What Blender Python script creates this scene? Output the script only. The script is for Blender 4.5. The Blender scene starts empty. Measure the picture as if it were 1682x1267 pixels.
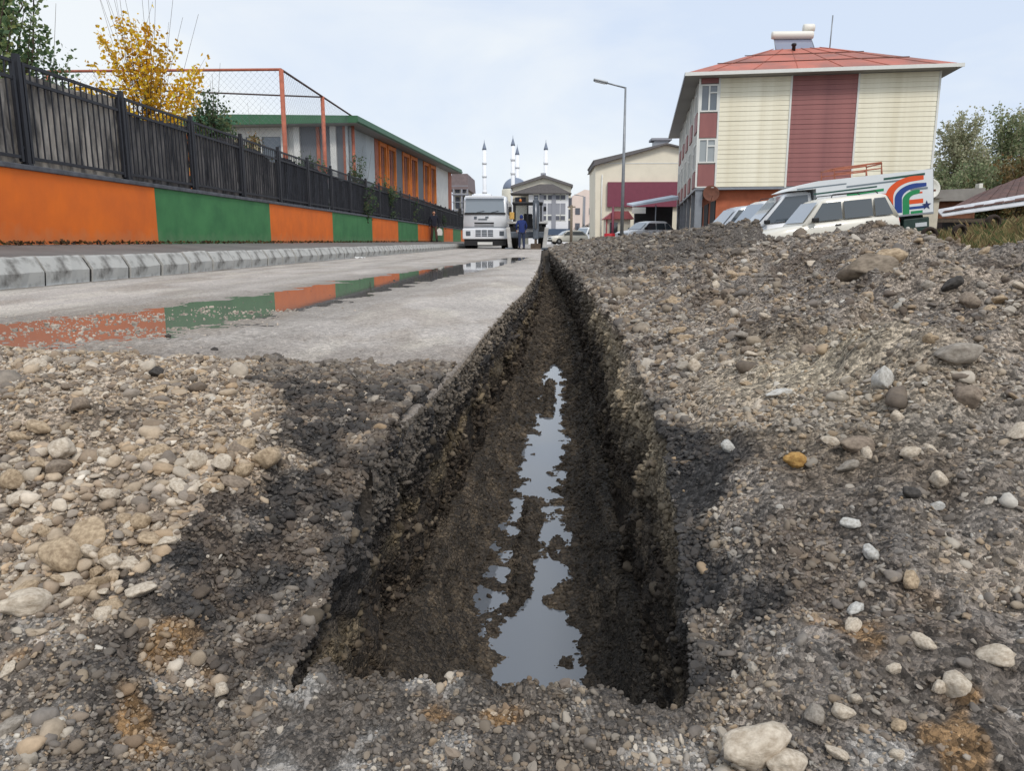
import bpy, bmesh, math, random
import numpy as np
from mathutils import Vector, Matrix

# ------------------------------------------------------------------ camera, sky, sun, exposure
scene = bpy.context.scene
COL = scene.collection
PITCH = math.radians(10.64)
YAW = math.radians(2.18)
EYE = 0.45
FPX = 1264.0
cam_data = bpy.data.cameras.new('camera')
cam_data.sensor_width = 36.0
cam_data.lens = FPX / 1682.0 * 36.0
cam_data.clip_start = 0.02
cam_data.clip_end = 5000
cam = bpy.data.objects.new('camera', cam_data)
cam.location = (0, 0, EYE)
cam.rotation_euler = (math.pi / 2 - PITCH, 0, YAW)
COL.objects.link(cam)
scene.camera = cam

SUN_EL = math.radians(48)
SUN_AZ = math.radians(158)          # compass direction the sun stands in, from +Y clockwise
world = bpy.data.worlds.new('World')
scene.world = world
world.use_nodes = True
wn = world.node_tree.nodes
wl = world.node_tree.links
wn.clear()
w_out = wn.new('ShaderNodeOutputWorld')
w_bg = wn.new('ShaderNodeBackground')
w_bg.inputs['Strength'].default_value = 0.1
w_sky = wn.new('ShaderNodeTexSky')
w_sky.sky_type = 'NISHITA'
w_sky.sun_disc = False
w_sky.sun_elevation = SUN_EL
w_sky.sun_rotation = SUN_AZ
w_sky.air_density = 1.0
w_sky.dust_density = 1.2
w_tc = wn.new('ShaderNodeTexCoord')
w_map = wn.new('ShaderNodeMapping')
w_map.inputs['Scale'].default_value = (1.0, 1.0, 2.6)
w_map.inputs['Location'].default_value = (0.35, 0.0, 0.1)
w_noise = wn.new('ShaderNodeTexNoise')
w_noise.inputs['Scale'].default_value = 1.9
w_noise.inputs['Detail'].default_value = 7
w_noise.inputs['Roughness'].default_value = 0.52
w_noise.inputs['Distortion'].default_value = 0.4
w_ramp = wn.new('ShaderNodeMapRange')
w_ramp.inputs['From Min'].default_value = 0.40
w_ramp.inputs['From Max'].default_value = 0.62
w_ramp.inputs['To Min'].default_value = 0.0
w_ramp.inputs['To Max'].default_value = 1.0
w_c = wn.new('ShaderNodeMix')
w_c.data_type = 'RGBA'
w_c.inputs[6].default_value = (5.9, 6.7, 8.0, 1)     # thin veil
w_c.inputs[7].default_value = (7.7, 8.0, 8.2, 1)     # thicker cloud
w_m = wn.new('ShaderNodeMix')
w_m.data_type = 'RGBA'
w_m.inputs[0].default_value = 0.9
wl.new(w_tc.outputs['Generated'], w_map.inputs['Vector'])
wl.new(w_map.outputs['Vector'], w_noise.inputs['Vector'])
wl.new(w_noise.outputs['Fac'], w_ramp.inputs['Value'])
wl.new(w_ramp.outputs['Result'], w_c.inputs[0])
wl.new(w_sky.outputs['Color'], w_m.inputs[6])
wl.new(w_c.outputs[2], w_m.inputs[7])
wl.new(w_m.outputs[2], w_bg.inputs['Color'])
wl.new(w_bg.outputs['Background'], w_out.inputs['Surface'])

sun_data = bpy.data.lights.new('sun', 'SUN')
sun_data.energy = 1.5
sun_data.angle = math.radians(14)
sun_data.color = (1.0, 0.94, 0.86)
sun = bpy.data.objects.new('sun', sun_data)
sun.rotation_euler = (math.pi / 2 - SUN_EL, 0, math.pi - SUN_AZ)
COL.objects.link(sun)
scene.view_settings.view_transform = 'Standard'
scene.view_settings.look = 'None'
scene.view_settings.exposure = 0.3
scene.view_settings.gamma = 1.0

# ------------------------------------------------------------------ helpers
rng = np.random.default_rng(7)
random.seed(7)
CT, ST, CY, SY = math.cos(PITCH), math.sin(PITCH), math.cos(YAW), math.sin(YAW)


def P(px, py, D):
    """The point at street depth D that stands at photo pixel (px, py)."""
    r, u, f = px - 841.0, 633.5 - py, FPX
    fx, fz = f * CT + u * ST, -f * ST + u * CT
    x, y = r * CY - fx * SY, r * SY + fx * CY
    k = D / y
    return Vector((x * k, D, EYE + fz * k))


def srgb(r, g, b):
    def c(v):
        v /= 255.0
        return v / 12.92 if v <= 0.04045 else ((v + 0.055) / 1.055) ** 2.4
    return (c(r), c(g), c(b))


MATS = {}


def mat(name, col=(0.5, 0.5, 0.5), rough=0.6, metal=0.0, var=0.0, scale=4.0, bump=0.0, bscale=None,
        stretch=(1, 1, 1), col2=None, spec=0.5, attr=None, emit=None, cmin=0.35, cmax=0.65, sheen=0, coat=0.0,
        bdist=0.01):
    m = bpy.data.materials.new(name)
    m.use_nodes = True
    nt = m.node_tree
    n, l = nt.nodes, nt.links
    b = n['Principled BSDF']
    b.inputs['Roughness'].default_value = rough
    b.inputs['Metallic'].default_value = metal
    b.inputs['Specular IOR Level'].default_value = spec
    if coat:
        b.inputs['Coat Weight'].default_value = coat
    tc = n.new('ShaderNodeTexCoord')
    mp = n.new('ShaderNodeMapping')
    mp.inputs['Scale'].default_value = stretch
    l.new(tc.outputs['Object'], mp.inputs['Vector'])
    src = None
    if attr:
        a = n.new('ShaderNodeVertexColor')
        a.layer_name = attr
        src = a.outputs['Color']
    if var > 0 or col2 is not None:
        nz = n.new('ShaderNodeTexNoise')
        nz.inputs['Scale'].default_value = scale
        nz.inputs['Detail'].default_value = 6
        nz.inputs['Roughness'].default_value = 0.6
        l.new(mp.outputs['Vector'], nz.inputs['Vector'])
        mr = n.new('ShaderNodeMapRange')
        mr.inputs['From Min'].default_value = cmin
        mr.inputs['From Max'].default_value = cmax
        l.new(nz.outputs['Fac'], mr.inputs['Value'])
        mx = n.new('ShaderNodeMix')
        mx.data_type = 'RGBA'
        l.new(mr.outputs['Result'], mx.inputs[0])
        if attr:
            mx.blend_type = 'MULTIPLY'
            mx.inputs[7].default_value = (1 - var, 1 - var, 1 - var, 1)
            l.new(src, mx.inputs[6])
        else:
            c2 = col2 if col2 is not None else tuple(max(0, c * (1 - var)) for c in col)
            mx.inputs[6].default_value = (*col, 1)
            mx.inputs[7].default_value = (*c2, 1)
        src = mx.outputs[2]
    if src is not None:
        l.new(src, b.inputs['Base Color'])
    else:
        b.inputs['Base Color'].default_value = (*col, 1)
    if bump > 0:
        nb = n.new('ShaderNodeTexNoise')
        nb.inputs['Scale'].default_value = bscale or scale * 5
        nb.inputs['Detail'].default_value = 4
        l.new(mp.outputs['Vector'], nb.inputs['Vector'])
        bp = n.new('ShaderNodeBump')
        bp.inputs['Strength'].default_value = bump
        bp.inputs['Distance'].default_value = bdist
        l.new(nb.outputs['Fac'], bp.inputs['Height'])
        l.new(bp.outputs['Normal'], b.inputs['Normal'])
    if emit:
        b.inputs['Emission Color'].default_value = (*emit[0], 1)
        b.inputs['Emission Strength'].default_value = emit[1]
    MATS[name] = m
    return m


def glass_mat(name, tint=(0.05, 0.06, 0.07), rough=0.04):
    m = mat(name, tint, rough=rough, spec=0.9)
    m.node_tree.nodes['Principled BSDF'].inputs['Coat Weight'].default_value = 0.6
    m.node_tree.nodes['Principled BSDF'].inputs['Coat Roughness'].default_value = 0.02
    return m


class MB:
    """Collects shapes and links them as one mesh object."""

    def __init__(self):
        self.v, self.f, self.s = [], [], []

    def add(self, vs, fs, smooth=False):
        o = len(self.v)
        self.v += [tuple(p) for p in vs]
        self.f += [tuple(i + o for i in f) for f in fs]
        self.s += [smooth] * len(fs)
        return self

    def box(self, x0, x1, y0, y1, z0, z1, M=None):
        vs = [Vector((x, y, z)) for z in (z0, z1) for y in (y0, y1) for x in (x0, x1)]
        if M is not None:
            vs = [M @ p for p in vs]
        return self.add(vs, [(0, 2, 3, 1), (4, 5, 7, 6), (0, 1, 5, 4), (2, 6, 7, 3), (0, 4, 6, 2), (1, 3, 7, 5)])

    def bevbox(self, x0, x1, y0, y1, z0, z1, b=0.02, M=None):
        bm = bmesh.new()
        bmesh.ops.create_cube(bm, size=1.0)
        for q in bm.verts:
            q.co = Vector(((x0 + x1) / 2 + q.co.x * (x1 - x0), (y0 + y1) / 2 + q.co.y * (y1 - y0),
                           (z0 + z1) / 2 + q.co.z * (z1 - z0)))
        bmesh.ops.bevel(bm, geom=bm.edges[:], offset=b, segments=2, affect='EDGES', profile=0.5)
        bm.verts.index_update()
        vs = [q.co.copy() for q in bm.verts]
        if M is not None:
            vs = [M @ p for p in vs]
        self.add(vs, [[q.index for q in f.verts] for f in bm.faces])
        bm.free()
        return self

    def tube(self, pts, r, n=8, cap=True, smooth=True):
        pts = [Vector(p) for p in pts]
        rs = r if isinstance(r, (list, tuple)) else [r] * len(pts)
        rings, prev = [], None
        for i, p in enumerate(pts):
            a = pts[max(i - 1, 0)]
            b = pts[min(i + 1, len(pts) - 1)]
            d = (b - a).normalized()
            if prev is None:
                s = d.cross(Vector((0, 0, 1)))
                if s.length < 1e-3:
                    s = d.cross(Vector((1, 0, 0)))
            else:
                s = prev - d * prev.dot(d)
            s.normalize()
            prev = s
            t = d.cross(s)
            rings.append([p + (s * math.cos(2 * math.pi * k / n) + t * math.sin(2 * math.pi * k / n)) * rs[i]
                          for k in range(n)])
        vs = [q for rr in rings for q in rr]
        fs = []
        for i in range(len(rings) - 1):
            for k in range(n):
                k2 = (k + 1) % n
                fs.append((i * n + k, i * n + k2, (i + 1) * n + k2, (i + 1) * n + k))
        self.add(vs, fs, smooth)
        if cap:
            o = len(self.v) - len(vs)
            self.f += [tuple(o + k for k in reversed(range(n))), tuple(o + (len(rings) - 1) * n + k for k in range(n))]
            self.s += [False, False]
        return self

    def lathe(self, prof, n=16, M=None, smooth=True):
        """prof: (radius, height) pairs about the local z axis."""
        vs = []
        for (r, z) in prof:
            for k in range(n):
                a = 2 * math.pi * k / n
                vs.append(Vector((r * math.cos(a), r * math.sin(a), z)))
        if M is not None:
            vs = [M @ p for p in vs]
        fs = []
        for i in range(len(prof) - 1):
            for k in range(n):
                k2 = (k + 1) % n
                fs.append((i * n + k, i * n + k2, (i + 1) * n + k2, (i + 1) * n + k))
        fs.append(tuple(reversed(range(n))))
        fs.append(tuple((len(prof) - 1) * n + k for k in range(n)))
        return self.add(vs, fs, smooth)

    def prism(self, poly, a, b, axis='y', taper=None):
        """poly: 2D outline; extruded from a to b along axis. axis y: outline is (x, z); x: (y, z); z: (x, y)."""
        def mk(p, t):
            return {'y': (p[0], t, p[1]), 'x': (t, p[0], p[1]), 'z': (p[0], p[1], t)}[axis]
        n = len(poly)
        vs = [mk(p, a) for p in poly] + [mk(p, b) for p in poly]
        fs = [tuple(range(n)), tuple(reversed(range(n, 2 * n)))]
        fs += [(i, i + n, (i + 1) % n + n, (i + 1) % n) for i in range(n)]
        return self.add(vs, fs)

    def quad(self, a, b, c, d):
        return self.add([a, b, c, d], [(0, 1, 2, 3)])

    def build(self, name, m, parent=None, kind=None, loc=None):
        me = bpy.data.meshes.new(name)
        me.from_pydata([tuple(p) for p in self.v], [], self.f)
        me.polygons.foreach_set('use_smooth', self.s)
        bm = bmesh.new()
        bm.from_mesh(me)
        bmesh.ops.recalc_face_normals(bm, faces=bm.faces[:])
        bm.to_mesh(me)
        bm.free()
        if m is not None:
            me.materials.append(MATS[m] if isinstance(m, str) else m)
        return link(name, me, parent, kind, loc)


def link(name, me, parent=None, kind=None, loc=None):
    o = bpy.data.objects.new(name, me)
    COL.objects.link(o)
    if parent is not None:
        o.parent = parent
    if kind:
        o['kind'] = kind
    if loc is not None:
        o.location = loc
    return o


def tag(o, label, cat, group=None):
    o['label'] = label
    o['category'] = cat
    if group:
        o['group'] = group
    return o


def thing(name, label, cat, loc=(0, 0, 0), rot=(0, 0, 0), group=None):
    o = bpy.data.objects.new(name, None)
    o.empty_display_size = 0.2
    COL.objects.link(o)
    o.location = loc
    o.rotation_euler = rot
    return tag(o, label, cat, group)


def structure(name, loc=(0, 0, 0)):
    o = bpy.data.objects.new(name, None)
    COL.objects.link(o)
    o.location = loc
    o['kind'] = 'structure'
    return o


def np_mesh(name, V, F, m, cols=None, smooth=True, parent=None, kind=None, matidx=None):
    me = bpy.data.meshes.new(name)
    k = F.shape[1]
    me.vertices.add(len(V))
    me.vertices.foreach_set('co', np.ascontiguousarray(V, dtype=np.float32).ravel())
    me.loops.add(F.size)
    me.loops.foreach_set('vertex_index', np.ascontiguousarray(F, dtype=np.int32).ravel())
    me.polygons.add(len(F))
    me.polygons.foreach_set('loop_start', np.arange(0, F.size, k, dtype=np.int32))
    me.polygons.foreach_set('use_smooth', np.full(len(F), smooth, dtype=bool))
    me.update(calc_edges=True)
    if cols is not None:
        ca = me.color_attributes.new('col', 'FLOAT_COLOR', 'POINT')
        rgba = np.ones((len(V), 4), dtype=np.float32)
        rgba[:, :3] = cols
        ca.data.foreach_set('color', rgba.ravel())
    for q in (m if isinstance(m, (list, tuple)) else [m]):
        me.materials.append(MATS[q] if isinstance(q, str) else q)
    return link(name, me, parent, kind)


_perm = rng.permutation(256)
_perm = np.concatenate([_perm, _perm, _perm])
_g = rng.normal(size=(256, 3))
_g /= np.linalg.norm(_g, axis=1)[:, None]


def perlin(p, seed=0):
    p = p + np.array([seed * 17.31, seed * 5.77, seed * 9.13])
    i = np.floor(p).astype(np.int64)
    f = p - i
    u = f * f * f * (f * (f * 6 - 15) + 10)
    i &= 255
    out = np.zeros(len(p))
    for dx in (0, 1):
        wx = u[:, 0] if dx else 1 - u[:, 0]
        a = _perm[i[:, 0] + dx]
        for dy in (0, 1):
            wy = u[:, 1] if dy else 1 - u[:, 1]
            b = _perm[a + i[:, 1] + dy]
            for dz in (0, 1):
                wz = u[:, 2] if dz else 1 - u[:, 2]
                g = _g[_perm[b + i[:, 2] + dz]]
                out += wx * wy * wz * (g[:, 0] * (f[:, 0] - dx) + g[:, 1] * (f[:, 1] - dy) + g[:, 2] * (f[:, 2] - dz))
    return out * 1.5


def fbm(p, freq, octs=3, seed=0, gain=0.5):
    out, a = 0, 1.0
    for k in range(octs):
        out = out + a * perlin(p * freq, seed + k)
        freq *= 2.03
        a *= gain
    return out


def sstep(a, b, x):
    t = np.clip((x - a) / (b - a), 0, 1)
    return t * t * (3 - 2 * t)


# prototypes for stones
def ico(sub):
    bm = bmesh.new()
    bmesh.ops.create_icosphere(bm, subdivisions=sub, radius=1.0)
    bm.verts.index_update()
    V = np.array([v.co[:] for v in bm.verts])
    F = np.array([[v.index for v in f.verts] for f in bm.faces])
    bm.free()
    return V, F


def rand_rot(n, r):
    q = r.normal(size=(n, 4))
    q /= np.linalg.norm(q, axis=1)[:, None]
    w, x, y, z = q.T
    return np.stack([np.stack([1 - 2 * (y * y + z * z), 2 * (x * y - z * w), 2 * (x * z + y * w)], -1),
                     np.stack([2 * (x * y + z * w), 1 - 2 * (x * x + z * z), 2 * (y * z - x * w)], -1),
                     np.stack([2 * (x * z - y * w), 2 * (y * z + x * w), 1 - 2 * (x * x + y * y)], -1)], 1)


def stone_proto(sub, seed, ang=0.0):
    V, F = ico(sub)
    n = fbm(V, 0.9, 3, seed)
    V = V * (1 + 0.42 * n)[:, None]
    if ang > 0:      # knock flat facets into it
        r = np.random.default_rng(seed)
        for k in range(9):
            d = r.normal(size=3)
            d /= np.linalg.norm(d)
            h = V @ d
            lim = r.uniform(0.55, 0.85)
            V = V - np.outer(np.clip(h - lim, 0, None) * ang, d)
    return V, F

# ------------------------------------------------------------------ earth, road, water
def gravel_mat(name, s1=70.0, s2=190.0, bump=0.9, rough=0.92, cellvar=0.55, dist=0.012, fine=0.35):
    m = bpy.data.materials.new(name)
    m.use_nodes = True
    n, l = m.node_tree.nodes, m.node_tree.links
    b = n['Principled BSDF']
    b.inputs['Roughness'].default_value = rough
    b.inputs['Specular IOR Level'].default_value = 0.3
    tc = n.new('ShaderNodeTexCoord')
    at = n.new('ShaderNodeVertexColor')
    at.layer_name = 'col'
    warp = n.new('ShaderNodeTexNoise')
    warp.inputs['Scale'].default_value = 30
    wm = n.new('ShaderNodeMix')
    wm.data_type = 'RGBA'
    wm.blend_type = 'LINEAR_LIGHT'
    wm.inputs[0].default_value = 0.0025
    l.new(tc.outputs['Object'], warp.inputs['Vector'])
    l.new(tc.outputs['Object'], wm.inputs[6])
    l.new(warp.outputs['Color'], wm.inputs[7])
    hs, cs = [], []
    for s in (s1, s2):
        v = n.new('ShaderNodeTexVoronoi')
        v.inputs['Scale'].default_value = s
        l.new(wm.outputs[2], v.inputs['Vector'])
        hs.append(v.outputs['Distance'])
        cs.append(v.outputs['Color'])
    # cell colour -> brightness
    bw = []
    for c in cs:
        x = n.new('ShaderNodeSeparateColor')
        l.new(c, x.inputs[0])
        mr = n.new('ShaderNodeMapRange')
        mr.inputs['To Min'].default_value = 1 - cellvar
        mr.inputs['To Max'].default_value = 1 + cellvar
        l.new(x.outputs[0], mr.inputs['Value'])
        bw.append(mr.outputs['Result'])
    nz = n.new('ShaderNodeTexNoise')
    nz.inputs['Scale'].default_value = 420
    nz.inputs['Detail'].default_value = 3
    l.new(tc.outputs['Object'], nz.inputs['Vector'])
    mr = n.new('ShaderNodeMapRange')
    mr.inputs['From Min'].default_value = 0.3
    mr.inputs['From Max'].default_value = 0.7
    mr.inputs['To Min'].default_value = 1 - fine
    mr.inputs['To Max'].default_value = 1 + fine
    l.new(nz.outputs['Fac'], mr.inputs['Value'])
    f1 = n.new('ShaderNodeMath'); f1.operation = 'MULTIPLY'
    f2 = n.new('ShaderNodeMath'); f2.operation = 'MULTIPLY'
    l.new(bw[0], f1.inputs[0]); l.new(bw[1], f1.inputs[1])
    l.new(f1.outputs[0], f2.inputs[0]); l.new(mr.outputs['Result'], f2.inputs[1])
    vm = n.new('ShaderNodeVectorMath'); vm.operation = 'SCALE'
    l.new(at.outputs['Color'], vm.inputs[0]); l.new(f2.outputs[0], vm.inputs['Scale'])
    l.new(vm.outputs[0], b.inputs['Base Color'])
    h = n.new('ShaderNodeMath'); h.operation = 'MULTIPLY_ADD'
    h.inputs[1].default_value = 0.5
    l.new(hs[1], h.inputs[0]); l.new(hs[0], h.inputs[2])
    h2 = n.new('ShaderNodeMath'); h2.operation = 'MULTIPLY_ADD'
    h2.inputs[1].default_value = -0.5
    l.new(nz.outputs['Fac'], h2.inputs[0]); l.new(h.outputs[0], h2.inputs[2])
    bp = n.new('ShaderNodeBump')
    bp.invert = True
    bp.inputs['Strength'].default_value = bump
    bp.inputs['Distance'].default_value = dist
    l.new(h2.outputs[0], bp.inputs['Height'])
    l.new(bp.outputs['Normal'], b.inputs['Normal'])
    MATS[name] = m
    return m


gravel_mat('earth', 70, 150, bump=0.9, dist=0.012, fine=0.2)
gravel_mat('wet_earth', 80, 210, bump=0.9, rough=0.62, dist=0.010, cellvar=0.45)
gravel_mat('asphalt', 60, 170, bump=0.35, rough=0.75, dist=0.004, cellvar=0.22, fine=0.3)
mat('pebble', attr='col', var=0.28, scale=60, bump=0.35, bscale=150, rough=0.85, spec=0.3, bdist=0.003)
mat('far_ground', srgb(120, 112, 100), rough=0.95, var=0.35, scale=0.5, bump=0.4, bscale=3)
mat('sidewalk', srgb(120, 116, 112), rough=0.9, var=0.3, scale=1.2, bump=0.3, bscale=40, bdist=0.006)
mat('curb_concrete', srgb(178, 177, 172), rough=0.85, col2=srgb(100, 97, 92), scale=5.0, bump=0.35, bscale=50,
    cmin=0.48, cmax=0.72, bdist=0.006)


def water_mat(name, col, rough):
    m = mat(name, col, rough=rough, spec=0.5)
    n, l = m.node_tree.nodes, m.node_tree.links
    b = n['Principled BSDF']
    b.inputs['IOR'].default_value = 1.6
    nz = n.new('ShaderNodeTexNoise')
    nz.inputs['Scale'].default_value = 9
    tc = n.new('ShaderNodeTexCoord')
    l.new(tc.outputs['Object'], nz.inputs['Vector'])
    bp = n.new('ShaderNodeBump')
    bp.inputs['Strength'].default_value = 0.05
    bp.inputs['Distance'].default_value = 0.004
    l.new(nz.outputs['Fac'], bp.inputs['Height'])
    l.new(bp.outputs['Normal'], b.inputs['Normal'])
    return m


water_mat('trench_water', (0.17, 0.19, 0.22), 0.03)
water_mat('puddle_water', (0.20, 0.185, 0.165), 0.02)

YK = [0.3, 1.0, 1.5, 2.0, 2.8, 3.9, 4.8, 6.6, 10, 16, 25, 46]
XLT = [-.37, -.37, -.36, -.335, -.30, -.275, -.25, -.17, -.10, -.05, -.04, -.02]
XLF = [-.40, -.40, -.40, -.40, -.36, -.31, -.27, -.17, -.09, -.03, -.02, 0.0]
XRF = [.24, .25, .265, .28, .295, .33, .36, .41, .44, .42, .38, .38]
XRT = [.20, .22, .29, .335, .37, .41, .43, .46, .48, .45, .41, .41]


def xlt(y): return np.interp(y, YK, XLT)
def xlf(y): return np.interp(y, YK, XLF)
def xrf(y): return np.interp(y, YK, XRF)
def xrt(y): return np.interp(y, YK, XRT)


ZF = -0.70


def zleft(x, y):
    b = np.interp(y, [.3, .8, 1.1, 1.35, 1.6, 1.85, 2.45, 2.66, 2.95, 3.3],
                  [-.22, -.155, -.105, -.03, .03, .04, .035, .022, -.05, -.10])
    b = b + 0.07 * np.exp(-(((x + 1.15) / .5) ** 2 + ((y - 1.75) / .55) ** 2))
    b = b + 0.05 * np.exp(-(((x + 1.9) / .5) ** 2 + ((y - 2.45) / .4) ** 2))
    sh = np.interp(y, [.3, 1.0, 1.2, 1.45, 1.65, 3.3], [.02, .05, .08, .04, .0, .0])
    xl = xlt(y)
    return b - sh * sstep(xl - .27, xl - .02, x)


HY = [.3, .8, 1.0, 1.3, 2, 3, 4, 4.7, 5.2, 5.6, 6.1, 6.5, 7.2, 8.2, 9, 9.8, 10.4, 11.2, 12, 13.5, 15, 17, 20, 24, 29, 35, 46]
HH = [-.2, -.1, .04, .22, .38, .40, .38, .40, .45, .58, .60, .52, .39, .30, .29, .50, .70, .68, .66, .60, .63, .55, .6, .52, .56, .5, .5]


def zright(x, y):
    z0 = np.interp(y, [.3, .8, 1.1, 1.33, 1.6, 2.0, 3], [-.21, -.165, -.13, -.09, -.045, .0, .02])
    H = np.interp(y, HY, HH)
    xr = np.interp(y, [1, 3, 6, 12, 46], [2.3, 2.5, 2.55, 2.6, 2.6])
    xR = xrt(y)
    s = (x - xR - .04) / (xr - xR)
    up = z0 + (H - z0) * np.sign(s) * np.abs(s) ** 0.92
    dn = H - (s - 1) * (xr - xR) * 0.62
    k = 22.0
    z = -np.log(np.exp(-k * up) + np.exp(-k * dn)) / k
    # two smaller cones dumped on the near flank
    shl = np.interp(y, [.3, .9, 1.1, 1.7, 2.3, 3.2], [.0, .02, .09, .08, .03, .015])
    z = z - shl * sstep(xR + .17, xR, x)
    z = z + 0.10 * np.exp(-(((x - 1.55) / .45) ** 2 + ((y - 3.0) / .7) ** 2))
    z = z + 0.07 * np.exp(-(((x - 0.95) / .28) ** 2 + ((y - 1.85) / .4) ** 2))
    return np.maximum(z, -0.2)


def vdisp(p, amp=1.0, heap=None):
    y = np.clip(p[:, 1], .6, None)
    out = np.zeros_like(p)
    for f, a in ((5, .020), (11, .012), (24, .0075), (52, .0042), (95, .0022)):
        fade = np.clip(1.6 - f * .0075 * y * 2.2, 0, 1)
        if fade.max() <= 0:
            continue
        # rounded lumps: billowed noise
        for k in range(3):
            nn = perlin(p * f, seed=k * 3 + int(f))
            if k == 2:
                nn = np.abs(nn) * 1.6 - 0.35
            out[:, k] += a * fade * nn * (1.0 if k == 2 else 0.8)
    out *= np.asarray(amp).reshape(-1, 1) if np.ndim(amp) else amp
    if heap is not None:
        out[:, 2] += heap * (0.09 * perlin(p * 2.3, 41) + 0.085 * (np.abs(perlin(p * 4.1, 45)) - .2))
        out[:, 2] += heap * (0.055 * (np.abs(perlin(p * 8.3, 49)) - .2) + .03 * np.clip(perlin(p * 15.0, 51), 0, 1)) * np.clip(2.2 - .16 * p[:, 1], .3, 1)
        far = sstep(4, 10, p[:, 1])
        out[:, 2] += heap * far * (0.11 * np.abs(perlin(p * np.array([6., 3.0, 6.]), 47)) - .03)
    return out


TAN = np.array(srgb(164, 149, 132))
GREYTAN = np.array(srgb(130, 122, 114))
DUST = np.array(srgb(196, 182, 156))
DARK = np.array(srgb(59, 57, 56))
BROWN = np.array(srgb(98, 86, 75))
FARG = np.array(srgb(98, 92, 86))
OCHRE = np.array(srgb(146, 114, 76))
ASHW = np.array(srgb(176, 172, 166))


def mixc(a, b, t):
    return a * (1 - t)[:, None] + b * t[:, None]


def col_left(p):
    x, y = p[:, 0], p[:, 1]
    n = fbm(p, 4.0, 3, 60)
    n2 = fbm(p, 9.0, 3, 64)
    xb = np.interp(y, [.3, .95, 1.13, 1.4, 1.63, 2.0, 2.4, 2.7, 3.2], [-.62, -.66, -.64, -.56, -.58, -.74, -.92, -1.15, -1.3])
    t = sstep(-.04, .04, x - xb + .13 * n + .05 * n2)
    c = np.tile(TAN, (len(p), 1)) * (1 + .25 * n2)[:, None]
    c = mixc(c, BROWN * 0.9, sstep(.1, .5, n) * .55)
    d = mixc(np.tile(DARK, (len(p), 1)), BROWN, sstep(-.15, .4, n2) * .6)
    d = mixc(d, GREYTAN * .9, sstep(.15, .5, fbm(p, 14.0, 2, 68)) * .6)
    d = mixc(d, GREYTAN * .8, sstep(1.9, 2.5, y) * .45)
    c = mixc(c, d, t)
    # the strip in front of the trench: mixed, with ochre clay and pale dust
    f = 1 - sstep(.93, 1.10, y + .06 * n)
    mixd = mixc(np.tile(GREYTAN * .62, (len(p), 1)), DARK, sstep(-.1, .3, n2) * .6)
    c = mixc(c, mixd, f * .85)
    return earth_spots(p, c, sstep(1.25, 1.05, y))


def earth_spots(p, c, w):
    n3 = fbm(p, 6.5, 3, 71)
    n4 = fbm(p, 7.5, 3, 77)
    c = mixc(c, OCHRE, sstep(.28, .5, n3) * .75 * w)
    c = mixc(c, ASHW, sstep(.2, .5, n4) * .65 * w)
    return c


def col_right(p):
    x, y = p[:, 0], p[:, 1]
    n = fbm(p, 3.2, 3, 80)
    n2 = fbm(p, 9.0, 3, 84)
    c = np.tile(GREYTAN, (len(p), 1)) * (1 + .22 * n2)[:, None]
    c = mixc(c, TAN * 1.0, sstep(.0, .4, n) * .6)
    c = mixc(c, BROWN, sstep(.05, .4, -n) * .8)
    # pale dust by the lip
    g = np.exp(-(((x - .72) / .25) ** 2 + ((y - 2.15) / .5) ** 2)) * .6
    c = mixc(c, DUST, np.clip(g + .25 * n2 * g, 0, 1))
    # dark crushed asphalt along the near lip
    lim = xrt(y) + np.interp(y, [.3, .9, 1.1, 1.6, 2.2, 2.6], [.0, .02, .10, .10, .08, .0])
    t = sstep(.04, -.04, x - lim + .10 * n + .05 * n2) * sstep(2.6, 2.2, y)
    c = mixc(c, DARK * 1.08, t)
    g = np.exp(-(((x - .62) / .16) ** 2 + ((y - 1.25) / .2) ** 2)) * np.clip(.1 + 1.2 * n2, 0, .6)
    c = mixc(c, DARK * 1.3, g)
    c = mixc(c, FARG, sstep(6.2, 8.6, y + .7 * n + (x - 1.5) * .5) * .92)
    f = 1 - sstep(.93, 1.06, y + .06 * n)
    c = mixc(c, GREYTAN * .72, f * .7)
    return earth_spots(p, c, sstep(1.2, 1.0, y))


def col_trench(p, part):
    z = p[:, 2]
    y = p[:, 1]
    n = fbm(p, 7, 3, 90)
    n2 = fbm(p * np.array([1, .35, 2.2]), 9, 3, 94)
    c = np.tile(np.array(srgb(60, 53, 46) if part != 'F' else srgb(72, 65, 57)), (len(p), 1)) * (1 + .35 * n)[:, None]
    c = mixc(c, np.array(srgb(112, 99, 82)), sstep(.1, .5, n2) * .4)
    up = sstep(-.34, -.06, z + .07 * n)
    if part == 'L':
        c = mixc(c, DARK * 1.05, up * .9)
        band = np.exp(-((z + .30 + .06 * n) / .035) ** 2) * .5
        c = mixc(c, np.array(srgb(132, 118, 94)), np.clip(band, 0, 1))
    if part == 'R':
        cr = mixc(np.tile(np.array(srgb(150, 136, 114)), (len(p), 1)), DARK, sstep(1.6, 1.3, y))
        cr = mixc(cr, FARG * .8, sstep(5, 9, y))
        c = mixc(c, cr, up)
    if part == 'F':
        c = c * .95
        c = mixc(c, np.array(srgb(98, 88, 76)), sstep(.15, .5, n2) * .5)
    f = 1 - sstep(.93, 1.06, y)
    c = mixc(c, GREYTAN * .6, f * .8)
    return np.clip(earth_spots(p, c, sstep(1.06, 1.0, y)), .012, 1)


def grid_faces(nr, nc):
    i = np.arange(nr - 1)[:, None] * nc + np.arange(nc - 1)[None, :]
    return np.stack([i, i + 1, i + nc + 1, i + nc], -1).reshape(-1, 4)


def stations(y0, y1, k):
    ys = [y0]
    while ys[-1] < y1:
        ys.append(ys[-1] + max(k * ys[-1], k * .6))
    return np.array(ys)


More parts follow.
